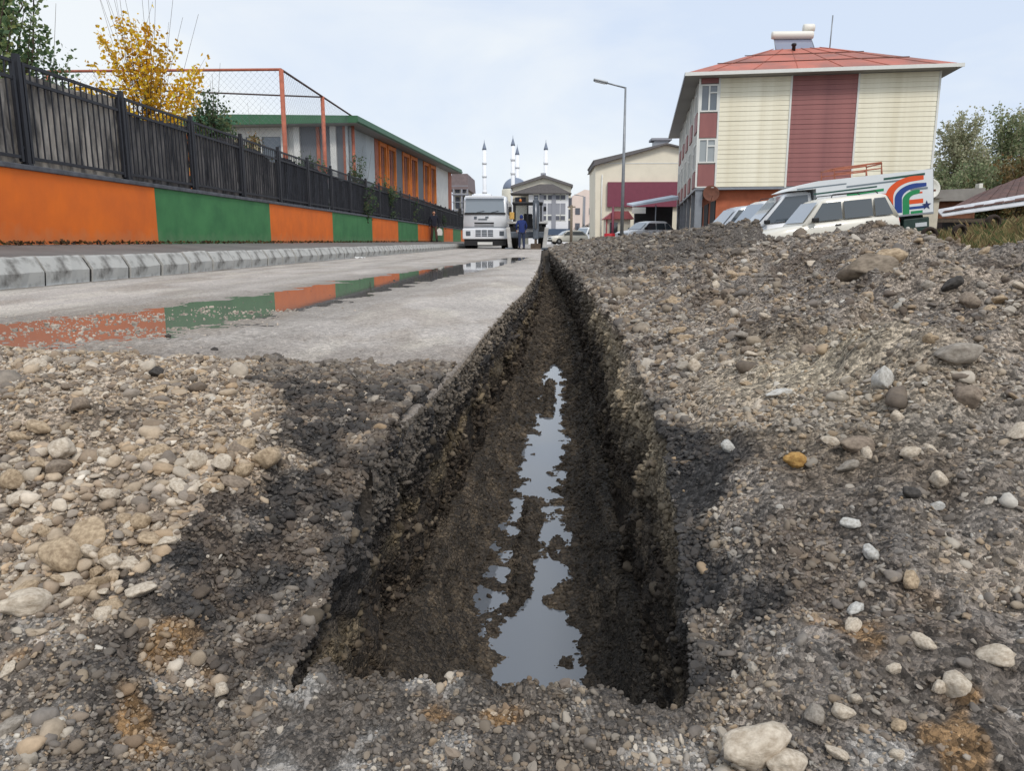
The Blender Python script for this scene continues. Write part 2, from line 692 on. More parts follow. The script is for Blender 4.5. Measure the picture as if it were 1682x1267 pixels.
# --- left: gravel spread over the end of the road
ys = stations(0.35, 3.3, .0068)
NL = 330
t = np.linspace(0, 1, NL)
XX = xlt(ys)[:, None] - 3.6 * (t[None, :] ** 1.9)
YY = np.repeat(ys[:, None], NL, 1)
pl = np.stack([XX, YY, zleft(XX, YY)], -1).reshape(-1, 3)
vl = pl + vdisp(pl)
cl = np.clip(col_left(pl), .01, 1)
gravel_ground = np_mesh('ground', vl, grid_faces(len(ys), NL), 'earth', cl, kind='structure')

# --- the trench: wall, floor, wall
ys = stations(0.35, 46, .0078)
NW, NFL = 84, 84
xl, xf, xg, xr = xlt(ys), xlf(ys), xrf(ys), xrt(ys)
zl = np.where(ys < 3.3, zleft(xl, ys), -.09)
zr = zright(xr, ys)
xm_ = np.linspace(-.5, .5, 84)
nz_ = fbm(np.stack([xm_, xm_ * 0, xm_ * 0], -1), 5.0, 3, 33)
open_ = sstep(1.0, 1.07, ys[:, None] + .07 * nz_[None, :]) * (1 - sstep(39.6, 41.2, ys))[:, None]                    # the near end of the trench
rows, parts_ = [], []
tw = np.linspace(0, 1, NW)
tf = np.linspace(0, 1, NFL)
y2 = ys[:, None]
# floor profile
cw = np.interp(ys, [.3, 1.8, 2.28, 3.2, 4.16, 6.8, 9], [.0, .01, -.055, -.02, .035, .12, .15])[:, None]
XF = xf[:, None] + (xg - xf)[:, None] * tf[None, :]
d = np.abs(XF - cw)
hw = np.interp(ys, [1, 1.9, 2.3, 3.0, 3.4, 4.2, 5.2, 6.5, 7.0], [.10, .11, .13, .12, .09, .115, .08, .11, .05])[:, None]
zfl = ZF + .045 * (d / hw - 1) * np.where(d < hw, .55, .6) + .05 * sstep(.16, .3, d)
ridge = np.interp(ys, [2.2, 2.35, 3.2, 3.4, 4.9, 5.1, 6.2, 6.4], [0, 1, 1, 0, 0, .9, .9, 0])[:, None]
zfl = zfl + .062 * ridge * np.exp(-((XF - cw + .015) / .036) ** 2)
zfl = zfl + .06 * sstep(7.0, 7.5, y2) + 0.10 * np.exp(-((XF - xf[:, None]) / .07) ** 2) + 0.10 * np.exp(-((XF - xg[:, None]) / .06) ** 2)
zfl = np.minimum(zfl, ZF + .14)
gl = zl[:, None] + (zr - zl)[:, None] * tf[None, :]
gl = gl + .05 * np.abs(fbm(np.stack([xm_, xm_ * 0 + 3, xm_ * 0], -1), 6.0, 3, 35))[None, :] * np.exp(-((y2 - 1.0) / .05) ** 2)
zfl = gl * (1 - open_) + zfl * open_
XL_ = xl[:, None] + (xf - xl)[:, None] * np.minimum(1, tw[None, :] * 1.6)
ZL_ = zl[:, None] + (zfl[:, :1] - zl[:, None]) * tw[None, :]
XR_ = xg[:, None] + (xr - xg)[:, None] * (tw[None, :] ** 1.6)
ZR_ = zfl[:, -1:] + (zr[:, None] - zfl[:, -1:]) * tw[None, :]
YW = np.repeat(y2, NW, 1)
YF = np.repeat(y2, NFL, 1)
segs = [np.stack([XL_, YW, ZL_], -1), np.stack([XF, YF, zfl], -1)[:, 1:-1], np.stack([XR_, YW, ZR_], -1)]
cols_n = [s.shape[1] for s in segs]
pt = np.concatenate(segs, 1)
ncol = pt.shape[1]
flat = pt.reshape(-1, 3)
amp = np.ones((len(ys), ncol)) * 1.75
amp[:, cols_n[0]:cols_n[0] + cols_n[1]] = 1.0
edge = np.minimum(np.arange(ncol), np.arange(ncol)[::-1])
amp = 1 + (amp - 1) * np.clip(edge / 10.0, 0, 1)[None, :]
vt = flat + vdisp(flat, amp.ravel())
# larger bulges and crumbled hollows in the walls
wallmask = np.ones(ncol)
wallmask[cols_n[0]:cols_n[0] + cols_n[1]] = 0
wm_ = (wallmask[None, :] * np.clip(edge / 8.0, 0, 1)[None, :] * np.ones((len(ys), 1))).ravel()
vt[:, 0] += wm_ * .045 * fbm(flat, 3.3, 3, 30)
side = np.concatenate([np.full(cols_n[0], -1), np.zeros(cols_n[1]), np.full(cols_n[2], 1)])
sidev = np.tile(side, len(ys))
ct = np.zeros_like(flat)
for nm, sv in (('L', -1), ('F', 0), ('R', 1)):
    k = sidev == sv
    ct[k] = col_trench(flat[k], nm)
# blend the wall colours into the ground at the lips
k = (sidev == -1)
w = np.clip(1 - np.abs(flat[k, 2] - np.repeat(zl, cols_n[0])) / .05, 0, 1) * (flat[k, 1] < 3.2)
ct[k] = mixc(ct[k], np.clip(col_left(flat[k]), .01, 1), w)
k = (sidev == 1)
w = np.clip(1 - np.abs(flat[k, 2] - np.repeat(zr, cols_n[2])) / .09, 0, 1)
ct[k] = mixc(ct[k], np.clip(col_right(flat[k]), .01, 1), w)
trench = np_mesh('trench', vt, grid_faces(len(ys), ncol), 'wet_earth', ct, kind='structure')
trench_side = sidev

# --- right: the spoil heap
ys = stations(0.35, 46, .0082)
NR = 400
t = np.linspace(0, 1, NR)
pw = np.interp(ys, [1, 3, 7], [2.3, 1.7, 1.2])[:, None]
XX = xrt(ys)[:, None] + 4.3 * t[None, :] ** pw
YY = np.repeat(ys[:, None], NR, 1)
ph = np.stack([XX, YY, zright(XX, YY)], -1).reshape(-1, 3)
hm = (sstep(.12, .6, XX - xrt(ys)[:, None]) * np.interp(YY, [1, 2.0], [.3, 1])).ravel()
vh = ph + vdisp(ph, heap=hm)
# a hollow washed out under the crust of the lip
for (hx, hy, rx, ry, dp) in ((.50, 3.25, .075, .13, .17), (.53, 5.2, .045, .16, .12)):
    q = ((vh[:, 0] - hx) / rx) ** 2 + ((vh[:, 1] - hy) / ry) ** 2
    vh[:, 2] -= dp * np.exp(-q ** 2)
chp = np.clip(col_right(ph), .01, 1)
heap = np_mesh('spoil_heap', vh, grid_faces(len(ys), NR), 'earth', chp, kind='structure')

# --- road slab, with a shallow run of hollows that hold the rain
ys = stations(1.52, 46, .0085)
NX = 230
t = np.linspace(0, 1, NX)
xe = xlt(ys) + .016 + .004 * np.sin(ys * 3.1)
XX = xe[:, None] + (-4.80 - xe)[:, None] * (t[None, :])
YY = np.repeat(ys[:, None], NX, 1)
pr = np.stack([XX, YY, np.zeros_like(XX)], -1).reshape(-1, 3)
PUD = np.array([(-3.4, 1.6), (-2.95, 2.6), (-2.5, 3.6), (-2.15, 4.5), (-1.92, 6.2), (-1.75, 8.6), (-1.38, 12), (-.95, 17), (-.55, 21.5)])
PW = np.array([.95, .95, .80, .54, .48, .48, .46, .40, .2])
dist = np.full(len(pr), 9.0)
wid = np.full(len(pr), .4)
for a, b, wa, wb in zip(PUD[:-1], PUD[1:], PW[:-1], PW[1:]):
    ab = b - a
    tt = np.clip(((pr[:, :2] - a) @ ab) / (ab @ ab), 0, 1)
    dd = np.linalg.norm(pr[:, :2] - (a + tt[:, None] * ab), axis=1)
    k = dd < dist
    dist[k] = dd[k]
    wid[k] = (wa + (wb - wa) * tt)[k]
n1 = fbm(pr, 2.6, 3, 100)
n2 = fbm(pr, 26.0, 2, 104) * np.clip(1.5 - pr[:, 1] * .15, .15, 1)
near = sstep(4.6, 2.9, pr[:, 1])
zz = .010 * (dist / wid - 1).clip(-1, 1.6) + .0042 * n1 + (.0024 + .0085 * near) * n2 + .0025 * near
zz -= np.where(dist < wid * 1.6, 0, 0)
zz += .006
zz[np.arange(len(pr)) % NX < 1] -= .004
slope = sstep(-3.2, -4.8, pr[:, 0])
zz += .004 * slope
dive = .03 * sstep(2.0, 1.55, pr[:, 1] + .10 * n1)
zz -= dive
pr[:, 2] = zz
cn = fbm(pr, 1.3, 3, 110)
cn2 = fbm(pr * np.array([1, .25, 1]), 3.0, 3, 114)
cr = np.tile(np.array(srgb(176, 168, 160)), (len(pr), 1)) * (1 + .14 * cn + .10 * cn2)[:, None]
wet = sstep(.019, .004, zz)
cr = mixc(cr, np.array(srgb(116, 109, 100)), wet * .7)
mud = sstep(.0, .45, fbm(pr * np.array([1, .4, 1]), 2.2, 4, 118)) * .45
cr = mixc(cr, np.array(srgb(140, 128, 114)), mud)
trk = np.exp(-((pr[:, 0] + 1.15 + .05 * np.sin(pr[:, 1] * .4)) / .16) ** 2) + np.exp(-((pr[:, 0] + 2.95 + .05 * np.sin(pr[:, 1] * .4)) / .18) ** 2)
cr = mixc(cr, np.array(srgb(136, 129, 121)), np.clip(trk * (.45 + .8 * cn2), 0, .6))
cr = mixc(cr, np.array(srgb(120, 110, 100)), sstep(3.6, 2.6, pr[:, 1] + .5 * cn) * .6)
cr = mixc(cr, np.array(srgb(196, 188, 174)), sstep(.1, .5, cn2) * sstep(.3, 1.5, np.abs(pr[:, 0] + 2.0)) * .4)
foot = sstep(-4.5, -4.8, pr[:, 0] + .05 * cn)
cr = mixc(cr, np.array(srgb(92, 86, 78)), foot * .8)
nr = len(ys)
# cut face of the slab along the trench and its ragged near end
side_z = [0.006, -.03, -.07, -.115]
sv = []
for q, dz in enumerate(side_z[1:]):
    rowp = np.stack([xe, ys, np.full(nr, dz)], -1)
    rowp[:, 0] += .006 * perlin(rowp * 9, 120 + q) + .004 * perlin(rowp * 31, 123 + q) - .008 * q
    rowp[:, 2] -= dive.reshape(nr, NX)[:, 0]
    sv.append(rowp)
V = np.concatenate([pr] + sv)
F = [grid_faces(nr, NX)]
top = np.arange(nr) * NX
prev = top
for q in range(3):
    cur = len(pr) + q * nr + np.arange(nr)
    F.append(np.stack([prev[:-1], prev[1:], cur[1:], cur[:-1]], -1))
    prev = cur
endv = pr[:NX].copy()
endv[:, 2] = -.14
endv[:, 1] -= .03
V = np.concatenate([V, endv])
e0_ = len(V) - NX + np.arange(NX)
F.append(np.stack([np.arange(NX - 1), np.arange(1, NX), e0_[1:], e0_[:-1]], -1))
csd = np.tile(np.array(srgb(112, 103, 92)), (3 * nr, 1)) * (1 + .3 * perlin(np.concatenate(sv) * np.array([6, 2.5, 20]), 130))[:, None]
ym_ = np.tile(ys, 3)
csd = mixc(csd, DARK * 1.15, sstep(3.3, 2.0, ym_ + .35 * perlin(np.concatenate(sv) * 5, 133)) * .5)
road = np_mesh('road', V, np.concatenate(F), 'asphalt', np.concatenate([cr, csd, np.tile(DARK, (NX, 1))]), kind='structure')

mb = MB()
pl_a = [(x - w * 1.5, y) for (x, y), w in zip(PUD, PW)]
pl_b = [(x + w * 1.5, y) for (x, y), w in zip(PUD, PW)]
for i in range(len(PUD) - 1):
    mb.quad((*pl_a[i], .0058), (*pl_b[i], .0058), (*pl_b[i + 1], .0058), (*pl_a[i + 1], .0058))
mb.build('puddle', 'puddle_water', kind='structure')
mb = MB()
ywat = [1.2, 2, 3, 4, 5, 6, 7.4]
for a, b in zip(ywat[:-1], ywat[1:]):
    mb.quad((xlf(a) - .05, a, ZF), (xrf(a) + .05, a, ZF), (xrf(b) + .05, b, ZF), (xlf(b) - .05, b, ZF))
mb.build('trench_water', 'trench_water', kind='structure')

# --- the road beyond the trench, the wide ground, the rising lot on the right
mb = MB().quad((-4.8, 45.9, .004), (4.6, 45.9, .004), (9, 170, .004), (-1, 170, .004))
mb.build('far_road', mat('far_asphalt', srgb(165, 160, 154), rough=.85, var=.2, scale=.6), kind='structure')
mb = MB()
Z = -.06
for (x0, x1, y0, y1) in ((-900, -4.8, -60, 1500), (-4.8, 4.0, 45.8, 1500), (4.0, 900, 60, 1500), (60, 900, -60, 60),
                         (-4.8, 60, -60, -6)):
    mb.quad((x0, y0, Z), (x1, y0, Z), (x1, y1, Z), (x0, y1, Z))
for (x0, x1, y0, y1) in ((-4.8, 4.0, -6, .36),):
    mb.quad((x0, y0, -.24), (x1, y0, -.24), (x1, y1, -.24), (x0, y1, -.24))
mb.build('wide_ground', 'far_ground', kind='structure')


def lot_z(x, y):
    s = np.clip(np.asarray(x, dtype=float) - 6.4, 0, 18)
    k = np.clip((62 - np.asarray(y, dtype=float)) / 12, 0, 1) * np.clip((60 - np.asarray(x, dtype=float)) / 25, 0, 1)
    return -.06 - .30 * sstep(4.6, 6.4, np.asarray(x, dtype=float)) * k + s * .098 * k


gx = np.concatenate([np.linspace(3.9, 26, 90), np.linspace(27, 60, 20)])
gy = np.linspace(-6, 60, 150)
XX, YY = np.meshgrid(gx, gy)
pg = np.stack([XX, YY, lot_z(XX, YY)], -1).reshape(-1, 3)
inner = ((pg[:, 0] > 4.2) & (pg[:, 0] < 59) & (pg[:, 1] < 59)).astype(float)
pg[:, 2] += inner * .12 * np.clip((pg[:, 0] - 8) / 3, 0, 1) * fbm(pg, .35, 3, 140)
cg = np.tile(np.array(srgb(112, 102, 84)), (len(pg), 1)) * (1 + .3 * fbm(pg, .8, 3, 144))[:, None]
np_mesh('lot_ground', pg, grid_faces(len(gy), len(gx)), mat('lot_earth', attr='col', var=.3, scale=6, rough=.95, bump=.4), cg, kind='structure')

# ------------------------------------------------------------------ stones
def project(p):
    q = p - np.array([0, 0, EYE])
    xr_ = q[:, 0] * CY + q[:, 1] * SY
    f0 = -q[:, 0] * SY + q[:, 1] * CY
    fw = f0 * CT - q[:, 2] * ST
    up = f0 * ST + q[:, 2] * CT
    fw = np.where(fw > .05, fw, np.nan)
    return 841 + FPX * xr_ / fw, 633.5 - FPX * up / fw, fw


ALLV = np.concatenate([vl, vh])
APX, APY, AFW = project(ALLV)


def on_ground(px, py):
    """nearest surface vertex seen at that place"""
    d2 = (APX - px) ** 2 + (APY - py) ** 2
    d2 = np.where(np.isfinite(d2), d2, 1e12)
    k = np.argsort(d2)[:40]
    k = k[d2[k] < max(d2[k[0]] * 6, 60)]
    return ALLV[k[np.argmin(AFW[k])]], AFW[k].min()


PROT = [stone_proto(3, s, .9 if s % 2 else .6) for s in range(20, 28)]
PMESH = {}


def stone_mesh(pi, mname):
    key = (pi, mname)
    if key not in PMESH:
        me = bpy.data.meshes.new('stone')
        V_, F_ = PROT[pi]
        me.from_pydata([tuple(q) for q in V_], [], [tuple(int(i) for i in f) for f in F_])
        me.polygons.foreach_set('use_smooth', [True] * len(F_))
        me.materials.append(MATS[mname])
        PMESH[key] = me
    return PMESH[key]


for nm, c1, c2 in (('stone_pale', (208, 196, 178), (164, 150, 132)), ('stone_tan', (190, 170, 143), (138, 120, 98)),
                   ('stone_grey', (162, 154, 143), (124, 116, 106)), ('stone_brown', (150, 136, 121), (112, 100, 88)),
                   ('stone_dark', (84, 80, 77), (56, 54, 51)), ('stone_ochre', (196, 158, 96), (150, 112, 66)),
                   ('stone_white', (206, 204, 198), (160, 156, 148)), ('clod', (150, 137, 121), (104, 94, 82))):
    mat(nm, srgb(*c1), rough=.92, col2=srgb(*c2), scale=3.5, bump=.5, bscale=12, spec=.2, bdist=.0025)


def put_stone(name, pos, size, dims, pi, mname, r, parent=None, sink=.3):
    o = bpy.data.objects.new(name, stone_mesh(pi, mname))
    COL.objects.link(o)
    o.location = (pos[0], pos[1], pos[2] + size * dims[2] * (1 - 2 * sink) * .9)
    o.scale = (size * dims[0], size * dims[1], size * dims[2])
    o.rotation_euler = r
    if parent:
        o.parent = parent
    return o


NAMED = [
    (1236, 1222, 118, (1, .75, .62), 0, 'stone_pale', .25, 'large smooth grey rock half sunk in the dirt at the bottom edge, nearest the camera'),
    (1284, 1255, 62, (.9, .9, .8), 4, 'stone_pale', .15, 'pale rounded rock end leaning on the large grey rock at the bottom edge'),
    (437, 757, 54, (1, .85, .85), 1, 'stone_tan', .12, 'round tan rock at the border of the left gravel and the black rubble'),
    (371, 764, 54, (1.05, .7, .6), 3, 'stone_pale', .15, 'pale oval stone just left of the round tan rock'),
    (72, 694, 58, (1.1, .6, .45), 5, 'stone_tan', .2, 'long flat tan stone high on the left gravel'),
    (110, 925, 66, (1, .9, .95), 2, 'stone_tan', .15, 'biggest round tan stone low on the left gravel'),
    (50, 985, 92, (1.15, .7, .6), 6, 'stone_pale', .2, 'big pale slanting stone at the left edge below the gravel'),
    (184, 925, 50, (1, .8, .65), 7, 'stone_pale', .15, 'pale egg-shaped stone right of the biggest round tan stone'),
    (1572, 576, 68, (1.05, .8, .7), 4, 'stone_grey', .2, 'large smooth grey stone on the right flank of the spoil heap'),
    (1445, 634, 44, (.7, .8, 1.0), 3, 'stone_white', .15, 'pale upright wedge-shaped stone in the middle of the spoil heap'),
    (1276, 640, 50, (1.2, .7, .4), 1, 'stone_white', .15, 'flat whitish stone lying on the pale dust beside the trench lip'),
    (1424, 452, 96, (1.0, .8, .55), 3, 'clod', .12, 'big dark clod of earth near the peak of the spoil heap'),
    (1456, 437, 48, (1, .7, .7), 0, 'stone_tan', -.15, 'tan rock stuck to the big dark clod near the heap peak'),
    (1306, 762, 44, (1.1, .8, .7), 6, 'stone_ochre', .15, 'yellow ochre stone low on the spoil heap'),
    (1594, 655, 56, (1, .8, .8), 7, 'stone_brown', .2, 'dark brown stone right of the pale wedge-shaped stone'),
    (1410, 720, 62, (1.2, .7, .6), 2, 'stone_brown', .25, 'long dark brown stone below the pale wedge-shaped stone'),
    (1408, 1000, 36, (1.1, .8, .6), 1, 'stone_white', .1, 'white angular stone on the black rubble right of the trench'),
    (260, 613, 26, (1, .8, .7), 3, 'stone_dark', .1, 'black lump of asphalt at the edge of the puddled road'),
]
for (px, py, wpx, dims, pi, mn, sink, lab) in NAMED:
    pos, fw = on_ground(px, py + wpx * .12)
    size = wpx / FPX * fw * .5 / max(dims[0], .9)
    tag(put_stone('rock', pos, size, dims, pi, mn, (random.uniform(-.2, .2), random.uniform(-.2, .2), random.uniform(-.5, .5)), None, sink), lab, 'rock')

spots = [(1640, 495, 40, 'stone_tan'), (1630, 520, 46, 'stone_tan'), (1470, 687, 27, 'stone_pale'), (1667, 708, 40, 'stone_pale'),
         (1545, 790, 40, 'stone_pale'), (1540, 830, 34, 'stone_white'), (1500, 812, 42, 'stone_dark'), (1398, 1028, 34, 'stone_pale'),
         (1232, 580, 26, 'stone_pale'), (1210, 552, 30, 'stone_grey'), (1390, 775, 40, 'stone_grey'), (1190, 742, 30, 'stone_white'),
         (1390, 862, 28, 'stone_white'), (1430, 910, 40, 'stone_white'), (1540, 1135, 36, 'stone_pale'), (1405, 1148, 36, 'stone_pale'),
         (1475, 1195, 36, 'stone_tan'), (1370, 1240, 40, 'stone_pale'), (1470, 1100, 30, 'stone_pale'), (1330, 1180, 40, 'stone_grey'),
         (15, 1097, 30, 'stone_pale'), (14, 1195, 44, 'stone_grey'), (265, 748, 36, 'stone_pale'), (183, 818, 32, 'stone_pale'),
         (232, 826, 26, 'stone_pale'), (300, 822, 30, 'stone_pale'), (135, 885, 72, 'stone_tan'), (272, 892, 50, 'stone_pale'),
         (240, 860, 44, 'stone_tan'), (180, 998, 40, 'stone_tan'), (130, 965, 30, 'stone_brown'), (118, 1030, 26, 'stone_brown'),
         (130, 668, 40, 'stone_brown'), (100, 770, 46, 'stone_brown'), (30, 720, 40, 'stone_tan'), (360, 1134, 30, 'stone_pale'),
         (1640, 1080, 60, 'stone_pale'), (1490, 960, 40, 'stone_tan'), (1360, 725, 36, 'stone_pale'), (1195, 455, 22, 'stone_tan'),
         (1250, 520, 26, 'stone_pale'), (1345, 550, 24, 'stone_tan'), (1010, 505, 22, 'stone_brown'), (1560, 470, 42, 'stone_dark'),
         (1520, 560, 30, 'stone_tan'), (1590, 500, 36, 'stone_brown')]
r_ = np.random.default_rng(11)
n_left = n_right = 0


def child_stone(pos, size, mn, sink):
    global n_left, n_right
    par = gravel_ground if pos[0] < 0 else heap
    dims = (r_.uniform(.9, 1.25), r_.uniform(.7, 1.0), r_.uniform(.45, .85))
    put_stone('stone', pos, size, dims, int(r_.integers(0, 8)), mn,
              (r_.normal() * .35, r_.normal() * .35, r_.uniform(0, 6.28)), par, sink)
    if pos[0] < 0:
        n_left += 1
    else:
        n_right += 1


for (px, py, wpx, mn) in spots:
    pos, fw = on_ground(px, py)
    child_stone(pos, wpx / FPX * fw * .47, mn, r_.uniform(.15, .3))
names_l = ['stone_pale', 'stone_tan', 'stone_tan', 'stone_brown', 'stone_pale', 'stone_pale']
names_r = ['stone_pale', 'stone_tan', 'stone_grey', 'stone_brown', 'stone_tan', 'stone_pale']
seen = np.isfinite(APX) & (APX > 0) & (APX < 1682) & (APY > 380) & (APY < 1267)
isleft = np.arange(len(ALLV)) < len(vl)
xb_all = np.interp(ALLV[:, 1], [.3, .95, 1.13, 1.4, 1.63, 2.0, 2.4, 2.7, 3.2], [-.6, -.62, -.62, -.54, -.58, -.75, -.9, -1.15, -1.3])
lk = np.where(seen & isleft & (ALLV[:, 0] < xb_all) & (ALLV[:, 1] < 2.6) & (ALLV[:, 1] > 1.0))[0]
lk2 = np.where(seen & isleft & (ALLV[:, 0] < xb_all - .03) & (APX < 420) & (APY > 730) & (APY < 1000))[0]
lk = np.concatenate([lk, r_.choice(lk2, 2 * len(lk))])
rk = np.where(seen & ~isleft & (ALLV[:, 1] < 6.6) & (ALLV[:, 0] > np.interp(ALLV[:, 1], [.9, 1.2, 1.8, 2.3], [.35, .6, .55, .48])))[0]
for k in r_.choice(lk, 142, replace=False):
    s = np.clip(r_.lognormal(math.log(.0135), .40), .008, .034) * (ALLV[k, 1] / 1.5) ** .35
    child_stone(ALLV[k], s, names_l[int(r_.integers(0, 6))], r_.uniform(.15, .35))
for k in r_.choice(rk, 106, replace=False):
    s = np.clip(r_.lognormal(math.log(.0145), .42), .009, .045) * (ALLV[k, 1] / 1.6) ** .55
    child_stone(ALLV[k], s, names_r[int(r_.integers(0, 6))], r_.uniform(.15, .4))


def scatter(name, pos, sizes, cols, sub, seed, flat=.7, parent=None):
    r = np.random.default_rng(seed)
    protos = [stone_proto(sub, 200 + seed * 10 + q, .7 if q % 2 else .3) for q in range(6)]
    which = r.integers(0, 6, len(pos))
    Vs, Fs, Cs, off = [], [], [], 0
    for q in range(6):
        k = np.where(which == q)[0]
        PV, PF = protos[q]
        dims = np.stack([r.uniform(.85, 1.3, len(k)), r.uniform(.7, 1.05, len(k)), r.uniform(.5, .9, len(k)) * flat / .7], -1)
        R = rand_rot(len(k), r)
        tiltless = R.copy()
        v = PV[None] * (dims * sizes[k][:, None])[:, None, :]
        v = np.einsum('nij,nvj->nvi', R, v)
        v[:, :, 2] *= .75
        v = v + pos[k][:, None, :]
        Vs.append(v.reshape(-1, 3))
        Fs.append((PF[None] + (off + np.arange(len(k)) * len(PV))[:, None, None]).reshape(-1, 3))
        Cs.append(np.repeat(cols[k], len(PV), 0))
        off += len(k) * len(PV)
    return np_mesh(name, np.concatenate(Vs), np.concatenate(Fs), 'pebble', np.concatenate(Cs), parent=parent, kind='stuff')


def pebble_cols(base, r, lightness=1.0):
    n = len(base)
    pal = np.array([srgb(204, 192, 174), srgb(180, 162, 138), srgb(160, 150, 138), srgb(140, 122, 102), srgb(124, 115, 106),
                    srgb(186, 160, 128), srgb(104, 90, 78), srgb(216, 208, 194)])
    p = pal[r.choice(8, n, p=[.15, .2, .16, .17, .12, .1, .07, .03])]
    lum = base.mean(1, keepdims=True)
    k = np.clip((lum - .05) / .2, .06, .75)       # dark rubble keeps mostly dark chips
    odd = (r.random(n) < .03)[:, None]
    k = np.where(odd, np.maximum(k, .8), k)
    return np.clip((base * (1 - k) * 1.15 + p * k) * r.uniform(.8, 1.2, (n, 1)) * lightness, .01, .9)


def pick(mask, n, r, pts=None):
    k = np.where(mask)[0]
    w = None
    if pts is not None:      # gravel lies in drifts
        w = np.exp(3.0 * fbm(pts[k], 4.0, 3, 170))
        w /= w.sum()
    return r.choice(k, min(n, len(k)), replace=False, p=w)


def pebble_nodes(seed):
    """instances one lumpy pebble on every vertex; size, turn and colour come from the vertices"""
    g = bpy.data.node_groups.new('pebbles', 'GeometryNodeTree')
    g.interface.new_socket('Geometry', in_out='INPUT', socket_type='NodeSocketGeometry')
    g.interface.new_socket('Geometry', in_out='OUTPUT', socket_type='NodeSocketGeometry')
    N, Lk = g.nodes, g.links
    gi, go = N.new('NodeGroupInput'), N.new('NodeGroupOutput')
    ic = N.new('GeometryNodeMeshIcoSphere')
    ic.inputs['Radius'].default_value = 1.0
    ic.inputs['Subdivisions'].default_value = 2
    sp = N.new('GeometryNodeSetPosition')
    nz = N.new('ShaderNodeTexNoise')
    nz.noise_dimensions = '4D'
    nz.inputs['W'].default_value = seed * 3.7
    nz.inputs['Scale'].default_value = 0.9
    nz.inputs['Detail'].default_value = 2.0
    ps = N.new('GeometryNodeInputPosition')
    mr = N.new('ShaderNodeMapRange')
    mr.inputs['From Min'].default_value = .25
    mr.inputs['From Max'].default_value = .75
    mr.inputs['To Min'].default_value = .45
    mr.inputs['To Max'].default_value = 1.45
    sc = N.new('ShaderNodeVectorMath')
    sc.operation = 'SCALE'
    Lk.new(ps.outputs[0], nz.inputs['Vector'])
    Lk.new(nz.outputs[0], mr.inputs['Value'])
    Lk.new(ps.outputs[0], sc.inputs[0])
    Lk.new(mr.outputs[0], sc.inputs['Scale'])
    Lk.new(ic.outputs['Mesh'], sp.inputs['Geometry'])
    Lk.new(sc.outputs[0], sp.inputs['Position'])
    sm = N.new('GeometryNodeSetShadeSmooth')
    sm.inputs['Shade Smooth'].default_value = seed % 3 != 0
    Lk.new(sp.outputs[0], sm.inputs['Geometry'])
    ma = N.new('GeometryNodeSetMaterial')
    ma.inputs['Material'].default_value = MATS['pebble_inst']
    Lk.new(sm.outputs[0], ma.inputs['Geometry'])
    ip = N.new('GeometryNodeInstanceOnPoints')
    for nm, sock in (('rot', 'Rotation'), ('scl', 'Scale')):
        a = N.new('GeometryNodeInputNamedAttribute')
        a.data_type = 'FLOAT_VECTOR'
        a.inputs['Name'].default_value = nm
        if nm == 'rot':
            e = N.new('FunctionNodeEulerToRotation')
            Lk.new(a.outputs['Attribute'], e.inputs[0])
            Lk.new(e.outputs[0], ip.inputs[sock])
        else:
            Lk.new(a.outputs['Attribute'], ip.inputs[sock])
    Lk.new(gi.outputs[0], ip.inputs['Points'])
    Lk.new(ma.outputs[0], ip.inputs['Instance'])
    Lk.new(ip.outputs[0], go.inputs[0])
    return g


def inst_mat():
    m = mat('pebble_inst', (.3, .3, .3), rough=.9, spec=.25)
    n, l = m.node_tree.nodes, m.node_tree.links
    a = n.new('ShaderNodeAttribute')
    a.attribute_type = 'INSTANCER'
    a.attribute_name = 'pcol'
    l.new(a.outputs['Color'], n['Principled BSDF'].inputs['Base Color'])


inst_mat()
PN = [pebble_nodes(q) for q in range(4)]


def scatter_inst(name, pos, sizes, cols, seed, parent):
    r = np.random.default_rng(seed)
    which = r.integers(0, 4, len(pos))
    for q in range(4):
        k = which == q
        n = int(k.sum())
        me = bpy.data.meshes.new(name)
        me.vertices.add(n)
        me.vertices.foreach_set('co', np.ascontiguousarray(pos[k], dtype=np.float32).ravel())
        dims = np.stack([r.uniform(.85, 1.35, n), r.uniform(.65, 1.05, n), r.uniform(.4, .85, n)], -1) * sizes[k][:, None]
        rot = np.stack([r.normal(0, .5, n), r.normal(0, .5, n), r.uniform(0, 6.28, n)], -1)
        for nm, arr in (('scl', dims), ('rot', rot), ('pcol', cols[k])):
            at = me.attributes.new(nm, 'FLOAT_VECTOR', 'POINT')
            at.data.foreach_set('vector', np.ascontiguousarray(arr, dtype=np.float32).ravel())
        me.update()
        o = link(name, me, parent, 'stuff')
        md = o.modifiers.new('pebbles', 'NODES')
        md.node_group = PN[q]


